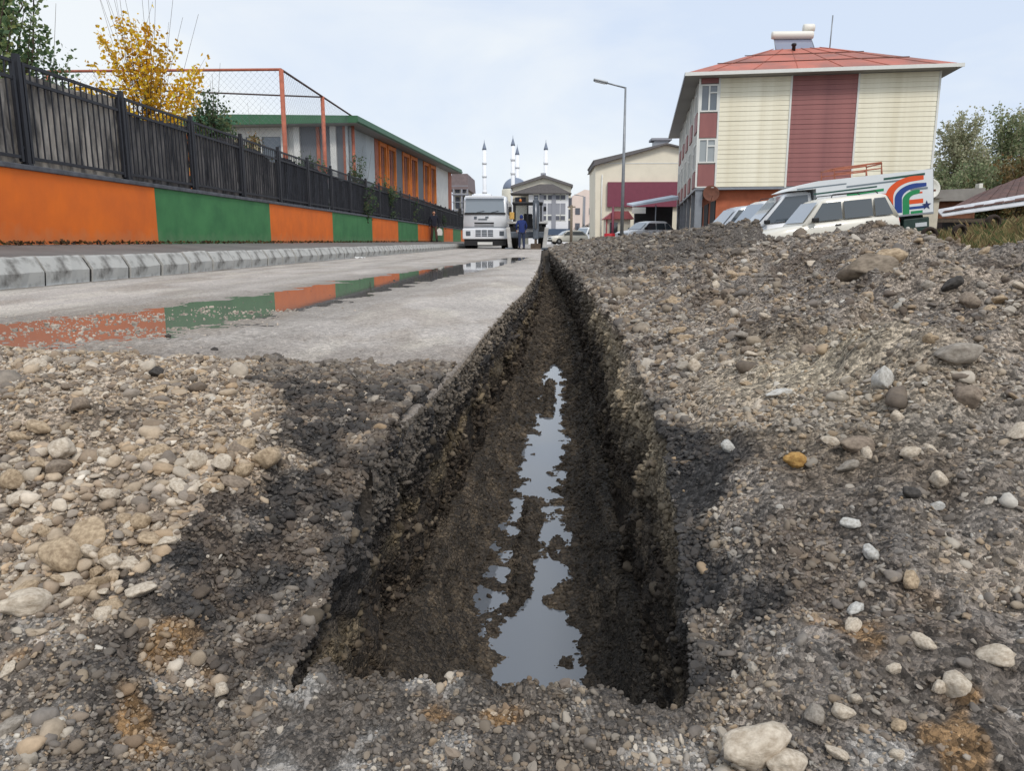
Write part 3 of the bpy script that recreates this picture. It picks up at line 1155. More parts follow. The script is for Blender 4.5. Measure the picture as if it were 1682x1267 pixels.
r = np.random.default_rng(21)
ALLC = np.concatenate([cl, chp])
AY = ALLV[:, 1]
wide = np.isfinite(APX) & (APX > -260) & (APX < 1940) & (APY < 1400)
for nm, src, n_mid, n_small, seed in (('gravel', isleft & wide & (AY < 2.95) & (AY > .6), 2300, 38000, 1),
                                      ('heap_gravel', ~isleft & wide & (AY < 40) & (AY > .6), 3800, 60000, 2)):
    par = gravel_ground if seed == 1 else heap
    k = pick(src, n_mid, r, ALLV)
    dk = np.clip((ALLC[k].mean(1) - .05) / .15, .35, 1)
    s = np.clip(r.lognormal(math.log(.0072), .58, len(k)), .003, .028) * (AY[k] / 1.4) ** .75 * dk ** .5
    scatter(nm, ALLV[k] + np.stack([r.normal(0, .004, len(k)), r.normal(0, .004, len(k)), s * .15], -1), s,
            pebble_cols(ALLC[k], r, .98 if seed == 1 else np.array([.85, .87, .90])), 2, 30 + seed, parent=par)
    k = pick(src, n_small, r, ALLV)
    s = np.clip(r.lognormal(math.log(.0035), .45, len(k)), .0014, .011) * (AY[k] / 1.3) ** .8
    scatter_inst(nm, ALLV[k] + np.stack([r.normal(0, .004, len(k)), r.normal(0, .004, len(k)), s * .1], -1), s,
                 pebble_cols(ALLC[k], r, .9 if seed == 1 else np.array([.78, .80, .83])), 40 + seed, par)
k = r.choice(lk2, 420, replace=False)
s = np.clip(r.lognormal(math.log(.0105), .35, len(k)), .006, .02)
scatter('gravel', ALLV[k] + np.stack([r.normal(0, .004, len(k)), r.normal(0, .004, len(k)), s * .2], -1), s, pebble_cols(np.tile(TAN * 1.3, (len(k), 1)), r, 1.05), 2, 36, parent=gravel_ground)
tx, ty, tf_ = project(vt)
tw_ = np.isfinite(tx) & (tx > 200) & (tx < 1500) & (ty < 1300) & (vt[:, 1] < 26)
k = pick(tw_ & (trench_side != 0) & (vt[:, 1] > 1), 30000, r, vt)
s = np.clip(r.lognormal(math.log(.0052), .4, len(k)), .002, .016) * (vt[k, 1] / 1.6) ** .7
scatter_inst('rubble', vt[k], s, np.clip(ct[k] * r.uniform(.6, 1.7, (len(k), 1)), .012, .5), 51, trench)
k = pick(tw_ & (trench_side != 0) & (vt[:, 1] > 1.1) & (vt[:, 1] < 9), 650, r, vt)
s = np.clip(r.lognormal(math.log(.011), .4, len(k)), .006, .026) * (vt[k, 1] / 2) ** .4
scatter('embedded_stone', vt[k], s, np.clip(np.array(srgb(122, 110, 94)) * r.uniform(.4, 1.25, (len(k), 1)), .012, .5), 2, 57, parent=trench)
k = pick(tw_ & (trench_side == 0) & (vt[:, 2] > ZF - .003), 15000, r)
s = np.clip(r.lognormal(math.log(.0055), .35, len(k)), .003, .014) * (vt[k, 1] / 2.2) ** .7
scatter_inst('rubble', vt[k], s, np.clip(ct[k] * r.uniform(.6, 1.6, (len(k), 1)), .012, .5), 52, trench)
k = pick((tx > -100) & (tx < 1800) & (vt[:, 1] < 1.03) & (vt[:, 1] > .7) & (vt[:, 2] > -.35), 8000, r, vt)
s = np.clip(r.lognormal(math.log(.0027), .5, len(k)), .0012, .012)
scatter_inst('gravel', vt[k] + np.array([0, 0, .001]), s, pebble_cols(ct[k] * 1.1, r, .85), 54, trench)
# grit of the broken slab edge
side_pts = np.concatenate(sv + [pr.reshape(-1, NX, 3)[:, 0]])
side_col = np.concatenate([csd, csd[:nr]])
sy = side_pts[:, 1]
kk = np.where((sy < 12))[0]
k = r.choice(kk, 3800, p=(1 / sy[kk]) / (1 / sy[kk]).sum())
s = np.clip(r.lognormal(math.log(.0048), .45, len(k)), .002, .014) * (sy[k] / 2) ** .6
jit = np.stack([r.normal(0, .003, len(k)), r.normal(0, 1, len(k)) * .012 * sy[k], r.normal(0, .016, len(k))], -1)
pk_ = side_pts[k] + jit
pk_[:, 2] = np.minimum(pk_[:, 2], .006)
scatter_inst('broken_edge', pk_, s, np.clip(side_col[k] * r.uniform(.6, 1.5, (len(k), 1)), .012, .5), 58, road)
# crumbs of asphalt on the road
n = 900
yy = 2.7 * np.exp(r.random(n) ** 1.4 * math.log(12 / 2.7))
xx = r.uniform(-3.4, .0, n)
xx = np.minimum(xx, xlt(yy) - .05)
s = np.clip(r.lognormal(math.log(.0042), .55, n), .002, .022)
k = np.exp(-((xx + 1.1) / 1.3) ** 2) > r.random(n)
pp = np.stack([xx, yy, np.full(n, .006)], -1)[k]
cc = np.tile(np.array(srgb(92, 86, 80)), (len(pp), 1)) * r.uniform(.5, 1.9, (len(pp), 1))
scatter('road_grit', pp, s[k], cc, 1, 53, parent=road)
n = 5200
yy = 2.6 * np.exp(r.random(n) ** 1.3 * math.log(5.2 / 2.6))
xx = -2.35 + .28 * (yy - 4.0) + r.normal(0, .55, n)
s = np.clip(r.lognormal(math.log(.0046), .5, n), .002, .015)
w = fbm(np.stack([xx, yy, xx * 0], -1), 3.0, 3, 190) + r.normal(0, .2, n) > -.05
scatter_inst('road_grit', np.stack([xx, yy, np.full(n, .0052)], -1)[w], s[w], np.tile(np.array(srgb(172, 160, 146)), (int(w.sum()), 1)) * r.uniform(.6, 1.25, (int(w.sum()), 1)), 59, road)

# ------------------------------------------------------------------ kerb, pavement, painted wall, fence
XC, XW = -4.8, -6.5
ZC, ZS, ZWT = .30, .42, 1.33
LEFT_Y0, LEFT_Y1 = 2.0, 78.0
mb = MB()
NY = 160
yy = np.linspace(LEFT_Y0, LEFT_Y1, NY)
for i in range(NY - 1):
    mb.quad((XC - .16, yy[i], ZC - .02), (XC - .16, yy[i + 1], ZC - .02), (XW - .2, yy[i + 1], ZS), (XW - .2, yy[i], ZS))
mb.build('pavement', 'sidewalk', kind='structure')

curb = structure('kerb', (XC, 0, 0))
prof = [(-.02, -.08), (.0, .155), (-.075, .285), (-.095, ZC), (-.19, ZC), (-.19, -.08)]
curb_meshes = []
for q in range(5):
    m_ = MB()
    L = .77 - .06
    n = 7
    pts = []
    for i in range(n + 1):
        yv = L * i / n
        for (x, z) in prof:
            j = random.gauss(0, .0035)
            pts.append((x + j, yv, z + random.gauss(0, .003) * (z > 0)))
    k = len(prof)
    fs = [(i * k + a, i * k + (a + 1) % k, (i + 1) * k + (a + 1) % k, (i + 1) * k + a) for i in range(n) for a in range(k)]
    fs += [tuple(range(k)), tuple(n * k + a for a in reversed(range(k)))]
    m_.add(pts, fs)
    o = m_.build('kerb_stone', 'curb_concrete', curb)
    curb_meshes.append(o.data)
    bpy.data.objects.remove(o)
y = LEFT_Y0
i = 0
while y < 76:
    o = link('kerb_stone', curb_meshes[i % 5], curb)
    o.location = (random.gauss(0, .006), y + random.gauss(0, .005), random.gauss(0, .004))
    o.rotation_euler = (random.gauss(0, .006), random.gauss(0, .012), random.gauss(0, .005))
    y += .77
    i += 1
MB().prism([(-.04, -.08), (-.020, .145), (-.095, .268), (-.115, ZC - .02), (-.17, ZC - .02), (-.17, -.08)], LEFT_Y0, 76, 'y').build('mortar_bed', mat('mortar', srgb(46, 43, 40), rough=.95, var=.4, scale=8), curb)

mat('paint_orange', srgb(236, 116, 24), rough=.75, col2=srgb(216, 104, 30), scale=1.3, bump=.12, bscale=14)
mat('paint_green', srgb(70, 132, 78), rough=.75, col2=srgb(54, 112, 66), scale=1.5, bump=.12, bscale=14)
for nm in ('paint_orange', 'paint_green'):
    # rubbed and splashed paint low on the wall
    n, l = MATS[nm].node_tree.nodes, MATS[nm].node_tree.links
    b = n['Principled BSDF']
    src = b.inputs['Base Color'].links[0].from_socket
    tc = n.new('ShaderNodeTexCoord')
    sx = n.new('ShaderNodeSeparateXYZ')
    l.new(tc.outputs['Object'], sx.inputs[0])
    nz = n.new('ShaderNodeTexNoise'); nz.inputs['Scale'].default_value = 5.0; nz.inputs['Detail'].default_value = 6
    l.new(tc.outputs['Object'], nz.inputs['Vector'])
    ad = n.new('ShaderNodeMath'); ad.operation = 'MULTIPLY_ADD'; ad.inputs[1].default_value = -.5
    l.new(nz.outputs['Fac'], ad.inputs[0]); l.new(sx.outputs['Z'], ad.inputs[2])
    mr = n.new('ShaderNodeMapRange')
    mr.inputs['From Min'].default_value = .02; mr.inputs['From Max'].default_value = -.24
    mr.inputs['To Max'].default_value = .55
    l.new(ad.outputs[0], mr.inputs['Value'])
    mx = n.new('ShaderNodeMix'); mx.data_type = 'RGBA'
    mx.inputs[7].default_value = (*(srgb(196, 134, 92) if 'orange' in nm else srgb(110, 136, 100)), 1)
    l.new(mr.outputs['Result'], mx.inputs[0]); l.new(src, mx.inputs[6]); l.new(mx.outputs[2], b.inputs['Base Color'])
mat('coping', srgb(96, 98, 104), rough=.85, var=.45, scale=6, bump=.3, bscale=40)
mat('iron', srgb(34, 36, 44), rough=.55, var=.4, scale=12)
wall = thing('boundary_wall', 'low street wall painted in alternating orange and green blocks below the iron fence', 'wall', (XW, 0, ZS - .06))
bounds = [2.0, 13.05, 18.6, 24.2, 29.9, 35.3, 41.0, 46.4, 51.8, 57.2, 62.8, 68.4, 78]
for i in range(len(bounds) - 1):
    a, b = bounds[i], bounds[i + 1]
    m_ = MB()
    n = max(4, int((b - a) / .5))
    H = ZWT - ZS + .06
    for k in range(n):      # slightly uneven plaster top
        y0, y1 = a + (b - a) * k / n, a + (b - a) * (k + 1) / n
        m_.quad((0, y0, 0), (0, y1, 0), (0, y1, H), (0, y0, H))
    m_.box(-.2, -.004, a, b, 0, H - .002)
    m_.build('painted_block', 'paint_orange' if i % 2 == 0 else 'paint_green', wall)
for i in range(36):
    a = 2.0 + i * 2.1
    if a > 76:
        break
    MB().bevbox(-.23, .035, a + .004, a + 2.096, ZWT - ZS + .06, ZWT - ZS + .125, .01).build('coping_slab', 'coping', wall)

# fence on the wall
ZB = ZWT + .065
fence = thing('iron_fence', 'black iron bar fence with dark sheeting tied behind it, on the painted wall', 'fence', (XW - .07, 0, ZB))
PAN = 2.42
mat('sheeting', srgb(66, 68, 76), rough=.8, col2=srgb(24, 25, 31), scale=1.1, stretch=(1, 7, .55), cmin=.38, cmax=.62, bump=.35, bscale=9, bdist=.03)
mat('sheeting_worn', srgb(184, 176, 166), rough=.85, col2=srgb(84, 81, 79), scale=1.6, stretch=(1, 3.0, .9), cmin=.36, cmax=.66, bump=.4, bscale=12, bdist=.03)
mat('sheeting_half', srgb(112, 108, 106), rough=.85, col2=srgb(40, 40, 44), scale=1.3, stretch=(1, 5.0, .7), cmin=.38, cmax=.64, bump=.4, bscale=12, bdist=.03)
bar_me = None
y = 5.1
pi = 0
rs = np.random.default_rng(5)
while y < 76:
    H = 1.25
    MB().box(-.035, .035, -.035, .035, 0, H + .10).box(-.05, .05, -.05, .05, 0, .03).build('post', 'iron', fence, loc=(0, y, 0))
    p_ = MB()
    for z in (.10, 1.05, H):
        p_.box(-.016, .016, .10, PAN - .10, z - .02, z + .02)
    for yv in (.10, PAN - .10):
        p_.box(-.022, .022, yv - .022, yv + .022, .04, H + .02)
    for (yv, d) in ((.0, 1), (PAN - .1, 1)):
        p_.box(-.012, .012, yv + .03, yv + .075, .20, .235)
    panel = p_.build('fence_panel', 'iron', fence, loc=(0, y, 0))
    nb = 15
    if pi < 12:
        for k in range(nb):
            yv = .10 + (PAN - .2) * (k + 1) / (nb + 1)
            if bar_me is None:
                o = MB().box(-.008, .008, -.008, .008, .10, H + .0).build('bar', 'iron', panel, loc=(.0, yv, 0))
                bar_me = o.data
            else:
                o = link('bar', bar_me, panel, loc=(0, yv, 0))
    else:
        b_ = MB()
        for k in range(nb):
            yv = .10 + (PAN - .2) * (k + 1) / (nb + 1)
            b_.box(-.008, .008, yv - .008, yv + .008, .10, H)
        b_.build('bars', 'iron', panel, kind='stuff')
    # wrinkled sheet behind the bars
    nu, nv = 46, 10
    uu = np.linspace(0, PAN, nu)
    sag = 1.12 + .05 * np.sin(uu * 2.2 + pi) + .035 * rs.normal(size=nu).cumsum() * .25
    sag = np.clip(sag, .93, 1.24)
    sag[[0, -1]] = 1.14
    V_ = []
    for a in range(nv):
        f = a / (nv - 1)
        fold = .022 * np.sin(uu * 23 + pi * 1.7 + f * 1.3) + .014 * np.sin(uu * 51 + pi) + .012 * rs.normal(size=nu)
        V_.append(np.stack([-.06 + fold, uu + .01 * np.sin(f * 5 + uu * 9), -.004 + f * (sag + .004)], -1))
    V_ = np.concatenate(V_)
    o = np_mesh('sheet', V_, grid_faces(nv, nu), 'sheeting_worn' if y < 12 else 'sheeting_half' if y < 18 else 'sheeting', None, smooth=True, parent=fence)
    o.location = (-.01, y, 0)
    y += PAN
    pi += 1

# leaf litter and weeds at the wall foot
r = np.random.default_rng(31)
n = 2600
yy = 5 + 45 * r.random(n) ** 1.6
V_, F_, C_ = [], [], []
for i in range(n):
    x = XW + .02 + abs(r.normal(0, .07))
    s = r.uniform(.012, .035)
    a = r.uniform(0, 6.28)
    u = np.array([math.cos(a), math.sin(a), r.normal() * .5]) * s
    v = np.array([-math.sin(a), math.cos(a), r.normal() * .8]) * s * .7
    c = np.array([x, yy[i], ZS + r.uniform(0, .035) - .008])
    o = len(V_)
    V_ += [c - u, c - v, c + u, c + v]
    F_.append((o, o + 1, o + 2, o + 3))
    C_ += [np.array(srgb(*random.choice([(96, 74, 52), (72, 60, 44), (120, 92, 58), (70, 84, 46), (52, 46, 40)])))] * 4
mat('leaf', attr='col', rough=.7, var=.2, scale=9, spec=.25)
_n, _l = MATS['leaf'].node_tree.nodes, MATS['leaf'].node_tree.links
_tr = _n.new('ShaderNodeBsdfTranslucent')
_mx = _n.new('ShaderNodeMixShader')
_mx.inputs[0].default_value = .42
_pb = _n['Principled BSDF']
_l.new(_pb.inputs['Base Color'].links[0].from_socket, _tr.inputs['Color'])
_l.new(_pb.outputs[0], _mx.inputs[1])
_l.new(_tr.outputs[0], _mx.inputs[2])
_l.new(_mx.outputs[0], _n['Material Output'].inputs['Surface'])
np_mesh('leaf_litter', np.array(V_), np.array(F_), 'leaf', np.array(C_), smooth=False, kind='stuff')


# ------------------------------------------------------------------ trees
mat('bark', srgb(92, 80, 68), rough=.95, var=.4, scale=14, bump=.5, bscale=40)
mat('bark_pale', srgb(140, 128, 112), rough=.95, var=.4, scale=14, bump=.4, bscale=40)


def make_tree(name, label, base, height, spread, seed, leaf_cols, n_leaf, leaf_size, crown_lo=.25, clumps=26, trunk_r=.08,
              shape='round', bare=0, leader=True, group=None, cat='tree', bark='bark', clump_r=.22, twig=True):
    r = np.random.default_rng(seed)
    t = thing(name, label, cat, base, group=group)
    tr = MB()
    tips, brs = [], []
    H = height
    pts = [(0, 0, -.15)]
    x = y = 0.0
    nseg = 6
    top = .92 if shape == 'tall' else .62
    for k in range(1, nseg + 1):
        x += r.normal() * .025 * H * .4
        y += r.normal() * .025 * H * .4
        pts.append((x, y, H * top * k / nseg))
    rad = [trunk_r * (1 - .85 * k / nseg) for k in range(nseg + 1)]
    tr.tube(pts, rad, 7)
    P3 = np.array(pts)

    def trunk_at(z):
        return np.array([np.interp(z, P3[:, 2], P3[:, 0]), np.interp(z, P3[:, 2], P3[:, 1]), z])
    for k in range(clumps):
        f = r.random()
        z = H * (crown_lo + (1 - crown_lo) * f)
        if shape == 'tall':
            prof = spread * (.35 + .65 * math.sin(math.pi * min(1, f * .85 + .12)))
        else:
            prof = spread * math.sqrt(max(.06, 1 - (2 * f - .85) ** 2 / 1.35))
        a = r.uniform(0, 6.28)
        q = prof * math.sqrt(r.random()) if shape != 'round' else prof * r.random() ** .4
        c = np.array([math.cos(a) * q, math.sin(a) * q, z])
        b = trunk_at(min(H * top * .96, z * r.uniform(.45, .75)))
        m_ = (b + c) / 2 + np.array([0, 0, -.03 * H * r.random()]) + r.normal(size=3) * .02 * H
        tr.tube([b, m_, c], [trunk_r * .32, trunk_r * .2, trunk_r * .06], 5)
        tips.append(c)
        brs.append((b, m_, c))
    for k in range(bare):
        a = r.uniform(0, 6.28)
        q = spread * r.uniform(.2, .75)
        b = trunk_at(H * r.uniform(.3, .55))
        c = np.array([math.cos(a) * q * 1.0, math.sin(a) * q, H * r.uniform(1.02, 1.28)])
        m_ = b * .55 + c * .45 + r.normal(size=3) * .02 * H
        tr.tube([b, m_, c], [trunk_r * .22, trunk_r * .12, .003], 4)
    tr.build('trunk', bark, t)
    tips = np.array(tips)
    cr = clump_r * spread * 2
    wgt = r.uniform(.3, 1.6, len(tips))
    which = r.choice(len(tips), n_leaf, p=wgt / wgt.sum())
    B_ = np.array(brs)[which]
    tt = r.uniform(.30, 1.04, n_leaf)[:, None]
    c = B_[:, 0] * (1 - tt) ** 2 + 2 * B_[:, 1] * tt * (1 - tt) + B_[:, 2] * tt ** 2
    c = c + r.normal(size=(n_leaf, 3)) * cr * .30 * r.uniform(.3, 1.3, (n_leaf, 1))
    s = leaf_size * r.uniform(.6, 1.35, n_leaf)
    R = rand_rot(n_leaf, r)
    quad = np.array([(-.5, 0, 0), (0, -.36, .08), (.5, 0, 0), (0, .36, .08)])
    V_ = (np.einsum('nij,vj->nvi', R, quad) * s[:, None, None] + c[:, None, :]).reshape(-1, 3)
    F_ = np.arange(n_leaf * 4).reshape(-1, 4)
    pal = np.array([srgb(*q) for q in leaf_cols])
    cc = pal[(r.integers(0, len(pal), n_leaf) * .6 + (which % len(pal)) * .4).astype(int) % len(pal)]
    cc = cc * r.uniform(.75, 1.25, (n_leaf, 1)) * r.uniform(.75, 1.2, len(tips))[which][:, None]
    np_mesh('crown', V_, F_, 'leaf', np.repeat(np.clip(cc, .005, 1), 4, 0), smooth=False, parent=t)
    return t


def base_at(px, D, z=.4):
    p = P(px, 396, D)
    return (p.x, D, z)


make_tree('yellow_tree', 'small autumn tree with bright yellow leaves and bare upper twigs behind the fence', base_at(262, 15.5), 4.2, 1.38, 3,
          [(252, 206, 50), (242, 192, 40), (254, 216, 84), (232, 176, 42), (214, 166, 60)], 5600, .08, crown_lo=.44, clumps=60, trunk_r=.03, bare=18, clump_r=.10)
make_tree('poplar_tree', 'tall green poplar at the left edge behind the fence', base_at(26, 13.2), 5.6, .95, 4,
          [(136, 158, 110), (114, 142, 100), (158, 174, 122), (98, 124, 92), (172, 178, 112)], 5600, .10, crown_lo=.30, clumps=44, trunk_r=.07, shape='tall', clump_r=.2)
make_tree('green_sapling', 'low green sapling between the poplar and the yellow tree', base_at(112, 14.2), 3.55, .62, 5,
          [(120, 146, 108), (136, 156, 116), (104, 130, 98)], 1500, .085, crown_lo=.42, clumps=24, trunk_r=.04, bare=3)
make_tree('dark_bush', 'dark green bush just right of the yellow tree', base_at(362, 19.0), 3.55, .85, 6,
          [(90, 114, 82), (76, 100, 74), (110, 126, 90), (126, 130, 92)], 4200, .085, crown_lo=.30, clumps=36, trunk_r=.05, bare=5)
make_tree('brown_bush', 'browning bush in front of the school entrance', base_at(428, 22.5), 3.05, .60, 8,
          [(128, 104, 62), (96, 92, 56), (150, 112, 66), (76, 84, 52)], 1700, .075, crown_lo=.35, clumps=26, trunk_r=.03, bare=5)
for j, (px, D, h, lab) in enumerate(((596, 29.0, 3.1, 'green shrub behind the fence, in front of the grey school panels'),
                                     (634, 34.0, 2.7, 'green shrub behind the fence, below the first orange window of the school'),
                                     (668, 40.0, 2.35, 'small shrub behind the fence, below the middle windows of the school'),
                                     (716, 52.0, 2.4, 'farthest shrub behind the fence, near the white end of the school'),
                                     (508, 25.5, 2.75, 'thin shrub behind the fence, below the white school entrance'))):
    make_tree('shrub', lab, base_at(px, D), h, .75 if j < 2 else .8, 40 + j,
              [(80, 102, 74), (94, 114, 82), (72, 90, 66), (110, 116, 78)], 1800, .085, crown_lo=.35, clumps=22, trunk_r=.04, bare=3, cat='shrub', group='shrubs behind the fence')

# ------------------------------------------------------------------ school
mat('school_white', srgb(222, 222, 218), rough=.7, var=.12, scale=1.5)
mat('school_grey', srgb(112, 116, 122), rough=.7, var=.15, scale=1.5)
mat('school_lightgrey', srgb(186, 194, 196), rough=.7, var=.12, scale=1.5)
mat('school_orange', srgb(226, 128, 52), rough=.65, var=.2, scale=2.5)
mat('school_green', srgb(96, 140, 96), rough=.65, var=.2, scale=2)
mat('roof_green', srgb(66, 112, 80), rough=.5, var=.2, scale=1.2, metal=.1)
mat('wood_red', srgb(176, 104, 78), rough=.7, var=.25, scale=4)
mat('soffit', srgb(150, 150, 148), rough=.8)
glass_mat('window_glass', (.10, .12, .14))
glass_mat('window_dark', (.03, .035, .04))
mat('blind', srgb(206, 190, 150), rough=.8, var=.1)
S0 = P(575, 300, 39.0)
S1 = P(742, 300, 66.0)
ang = math.atan2(-(S1.x - S0.x), S1.y - S0.y)
SL = math.hypot(S1.x - S0.x, S1.y - S0.y)
school = thing('school_building', 'long low school with green eaves, orange window bays and white end wall', 'building', (S0.x, S0.y, .3), (0, 0, ang))
SE = P(575, 205, 39.0).z - .3            # eaves height above the base
SE2 = P(742, 284, 66.0).z - .3
# local frame: street face on x = 0, running along +y; the building lies towards -x
MB().box(-11, -.12, .12, SL - .1, 0, SE - .05).build('wall', 'school_white', school)
tilt = (SE2 - SE) / SL
rf = MB()
ov = .75
a0 = (ov, -.8, SE); a1 = (ov, SL + .7, SE + tilt * 0)
rf.prism([(ov, SE - .02), (ov, SE + .30), (-5.4, SE + .46), (-11.6, SE + .34), (-11.6, SE - .02)], -.85, SL + .7, 'y')
rf.build('roof', 'roof_green', school)
MB().box(ov - .02, ov + .05, -.9, SL + .75, SE + .02, SE + .16).build('gutter', 'roof_green', school)
MB().box(-11, ov - .05, -.8, SL + .6, SE - .05, SE - .025).build('soffit', 'soffit', school)


def bay(y0, y1, m, z0=0.0, z1=None, x=.0, th=.12, name='wall_panel'):
    return MB().box(x - th, x, y0, y1, z0, (z1 if z1 is not None else SE - .06)).build(name, m, school)


def ypx(px):
    """distance along the street face whose image column is px"""
    lo, hi = -5.0, SL + 5
    for _ in range(40):
        md = (lo + hi) / 2
        wx = S0.x - math.sin(ang) * md
        wy = S0.y + math.cos(ang) * md
        q = 890 + wx / wy * 1286
        if q < px:
            lo = md
        else:
            hi = md
    return lo


cuts = [(575, 590, 'school_lightgrey'), (590, 618, 'school_lightgrey'), (618, 624, 'wood_red'), (651, 662, 'school_grey'), (686, 696, 'school_grey'),
        (716, 737, 'school_white'), (737, 742, 'wood_red')]
for (a, b, m_) in cuts:
    bay(ypx(a) + .01, ypx(b) - .01, m_, x=.0 if 'white' in m_ or 'light' in m_ else .03)
for (a, b) in ((624, 636), (638, 651), (662, 673), (675, 686), (696, 705), (707, 716)):
    y0, y1 = ypx(a) + .03, ypx(b) - .03
    w = MB()
    w.box(-.10, .10, y0, y0 + .16, 0, SE - .1)
    w.box(-.10, .10, y1 - .16, y1, 0, SE - .1)
    w.box(-.10, .09, y0 + .16, y1 - .16, SE - .34, SE - .12)
    w.box(-.10, .09, y0 + .16, y1 - .16, 2.55, 2.72)
    fr = w.build('window', 'school_orange', school)
    ym = (y0 + y1) / 2
    MB().box(-.05, -.03, y0 + .16, y1 - .16, 2.72, SE - .34).build('pane', 'window_glass', fr)
    MB().box(-.04, .02, ym - .05, ym + .05, 2.72, SE - .34).build('mullion', 'wood_red', fr)
    MB().box(-.08, -.02, y0 + .16, y1 - .16, .0, 2.55).build('spandrel', 'school_green', fr)
# entrance front (faces the camera), local y = 0 side
fx = -7.6
MB().box(-11, -7.05, .0, .12, 0, SE - .06).build('entrance_wall', 'school_orange', school)
MB().box(-2.75, 0, .0, .12, 0, SE - .06).build('end_wall', 'school_grey', school)
for (x0, x1) in ((-7.0, -6.75), (-3.4, -3.1), (-2.75, -2.45), (-.9, -.6)):
    MB().box(x0, x1, -.12, .10, 0, SE - .06).build('pier', 'school_white', school)
for x0 in (-1.6, -.25):
    MB().box(x0, x0 + .16, -.1, -.001, 0, SE - .07).build('pilaster', 'wood_red', school)
e = MB()
for x0 in (-6.75, -5.4, -4.55, -3.45):
    e.box(x0, x0 + .12, -.02, .12, 0, SE - .5)
e.box(-6.75, -3.4, -.02, .12, SE - .5, SE - .06)
e.box(-6.63, -3.45, -.015, .115, 1.9, 2.05)
ent = e.build('entrance_window', 'school_white', school)
MB().box(-6.63, -3.45, .05, .07, 0, SE - .5).build('pane', 'window_glass', ent)
MB().box(-6.55, -5.45, .0, .04, 2.1, SE - .55).build('blind', 'blind', ent)
MB().box(-5.2, -4.6, .0, .04, 2.1, SE - .55).build('blind', 'blind', ent)

# ball court fence beside the school
XB = -9.3
mat('rust_post', srgb(186, 108, 84), rough=.7, var=.3, scale=6)
mat('wire', srgb(130, 134, 140), rough=.6, metal=.3)
mat('rail_dark', srgb(84, 70, 68), rough=.7)
court = thing('ball_court_fence', 'tall wire mesh fence on reddish posts round the school ball court', 'fence', (XB, 0, .3))
TOPZ = .45 + .645 * 9.3 - .3
pys = [XB * -1286 / q for q in (418, 355, 307, 270)]
sp = (pys[-1] - pys[0]) / 3
for k in range(6):
    MB().tube([(0, pys[0] + sp * k, 0), (0, pys[0] + sp * k, TOPZ)], .085, 8).build('post', 'rust_post', court)
YE = pys[0] + sp * 5
MB().tube([(0, pys[0], TOPZ), (0, YE, TOPZ)], .04, 6).build('top_rail', 'rail_dark', court)
XE = -8.5
MB().tube([(0, pys[0], TOPZ), (XE, pys[0], TOPZ)], .05, 6).build('top_rail', 'rust_post', court)
MB().tube([(0, pys[0] + sp, TOPZ - .02), (XE, pys[0] + sp * .3, TOPZ - .25)], .035, 6).build('brace_cable', 'rail_dark', court)
MB().tube([(XE, pys[0], 0), (XE, pys[0], TOPZ)], .085, 8).build('post', 'rust_post', court)
nt = MB()


def net(p0, p1, z0, z1, step=.22, rr=.0028):
    p0, p1 = Vector(p0), Vector(p1)
    L = (p1 - p0).length
    u = (p1 - p0).normalized()
    H = z1 - z0
    k = -H
    while k < L:
        for sgn in (1, -1):
            a0, a1 = k, k + H
            za, zb = (z0, z1) if sgn > 0 else (z1, z0)
            t0 = max(0, (0 - a0) / H)
            t1 = min(1, (L - a0) / H)
            if t1 - t0 > .01:
                A = p0 + u * (a0 + H * t0) + Vector((0, 0, za + (zb - za) * t0))
                B = p0 + u * (a0 + H * t1) + Vector((0, 0, za + (zb - za) * t1))
                nt.tube([A, B], rr, 3, cap=False)
        k += step


net((0, pys[0], 0), (0, YE, 0), 1.6, TOPZ)
net((XE, pys[0], 0), (0, pys[0], 0), 1.6, TOPZ)
nt.build('wire_mesh', 'wire', court, kind='stuff')

# ------------------------------------------------------------------ vehicles
mat('car_white', srgb(228, 230, 232), rough=.28, coat=.5, var=.05, scale=2)
mat('car_cream', srgb(224, 220, 208), rough=.32, coat=.4, var=.06, scale=2)
mat('car_silver', srgb(196, 202, 210), rough=.32, coat=.4, metal=.2)
mat('black_plastic', srgb(30, 30, 32), rough=.6, var=.2)
mat('tyre', srgb(26, 25, 25), rough=.9, var=.3, scale=12)
mat('tyre_dusty', srgb(58, 46, 38), rough=.95, var=.45, scale=9, bump=.4)
mat('rim', srgb(160, 162, 166), rough=.35, metal=.7)
mat('lamp_glass', srgb(206, 210, 214), rough=.12, spec=.8)
mat('lamp_red', srgb(150, 24, 20), rough=.25)
mat('lamp_orange', srgb(214, 120, 40), rough=.3)
glass_mat('car_glass', (.05, .065, .078), .05)
glass_mat('windscreen_glass', (.24, .28, .32), .06)  # pale base tint paints in the light bluish reflection on the windscreens
glass_mat('car_glass_dark', (.035, .042, .05), .05)
mat('plate', srgb(220, 220, 216), rough=.5)
mat('machine_grey', srgb(96, 104, 114), rough=.55, var=.35, scale=6)
mat('machine_yellow', srgb(222, 176, 92), rough=.55, var=.3, scale=5)
mat('machine_white', srgb(206, 204, 200), rough=.6, var=.25, scale=4)
m_ = mat('clear_glass', srgb(190, 205, 210), rough=.05)
m_.node_tree.nodes['Principled BSDF'].inputs['Alpha'].default_value = .22
mat('mud', srgb(104, 90, 78), rough=.95, var=.35, scale=5)


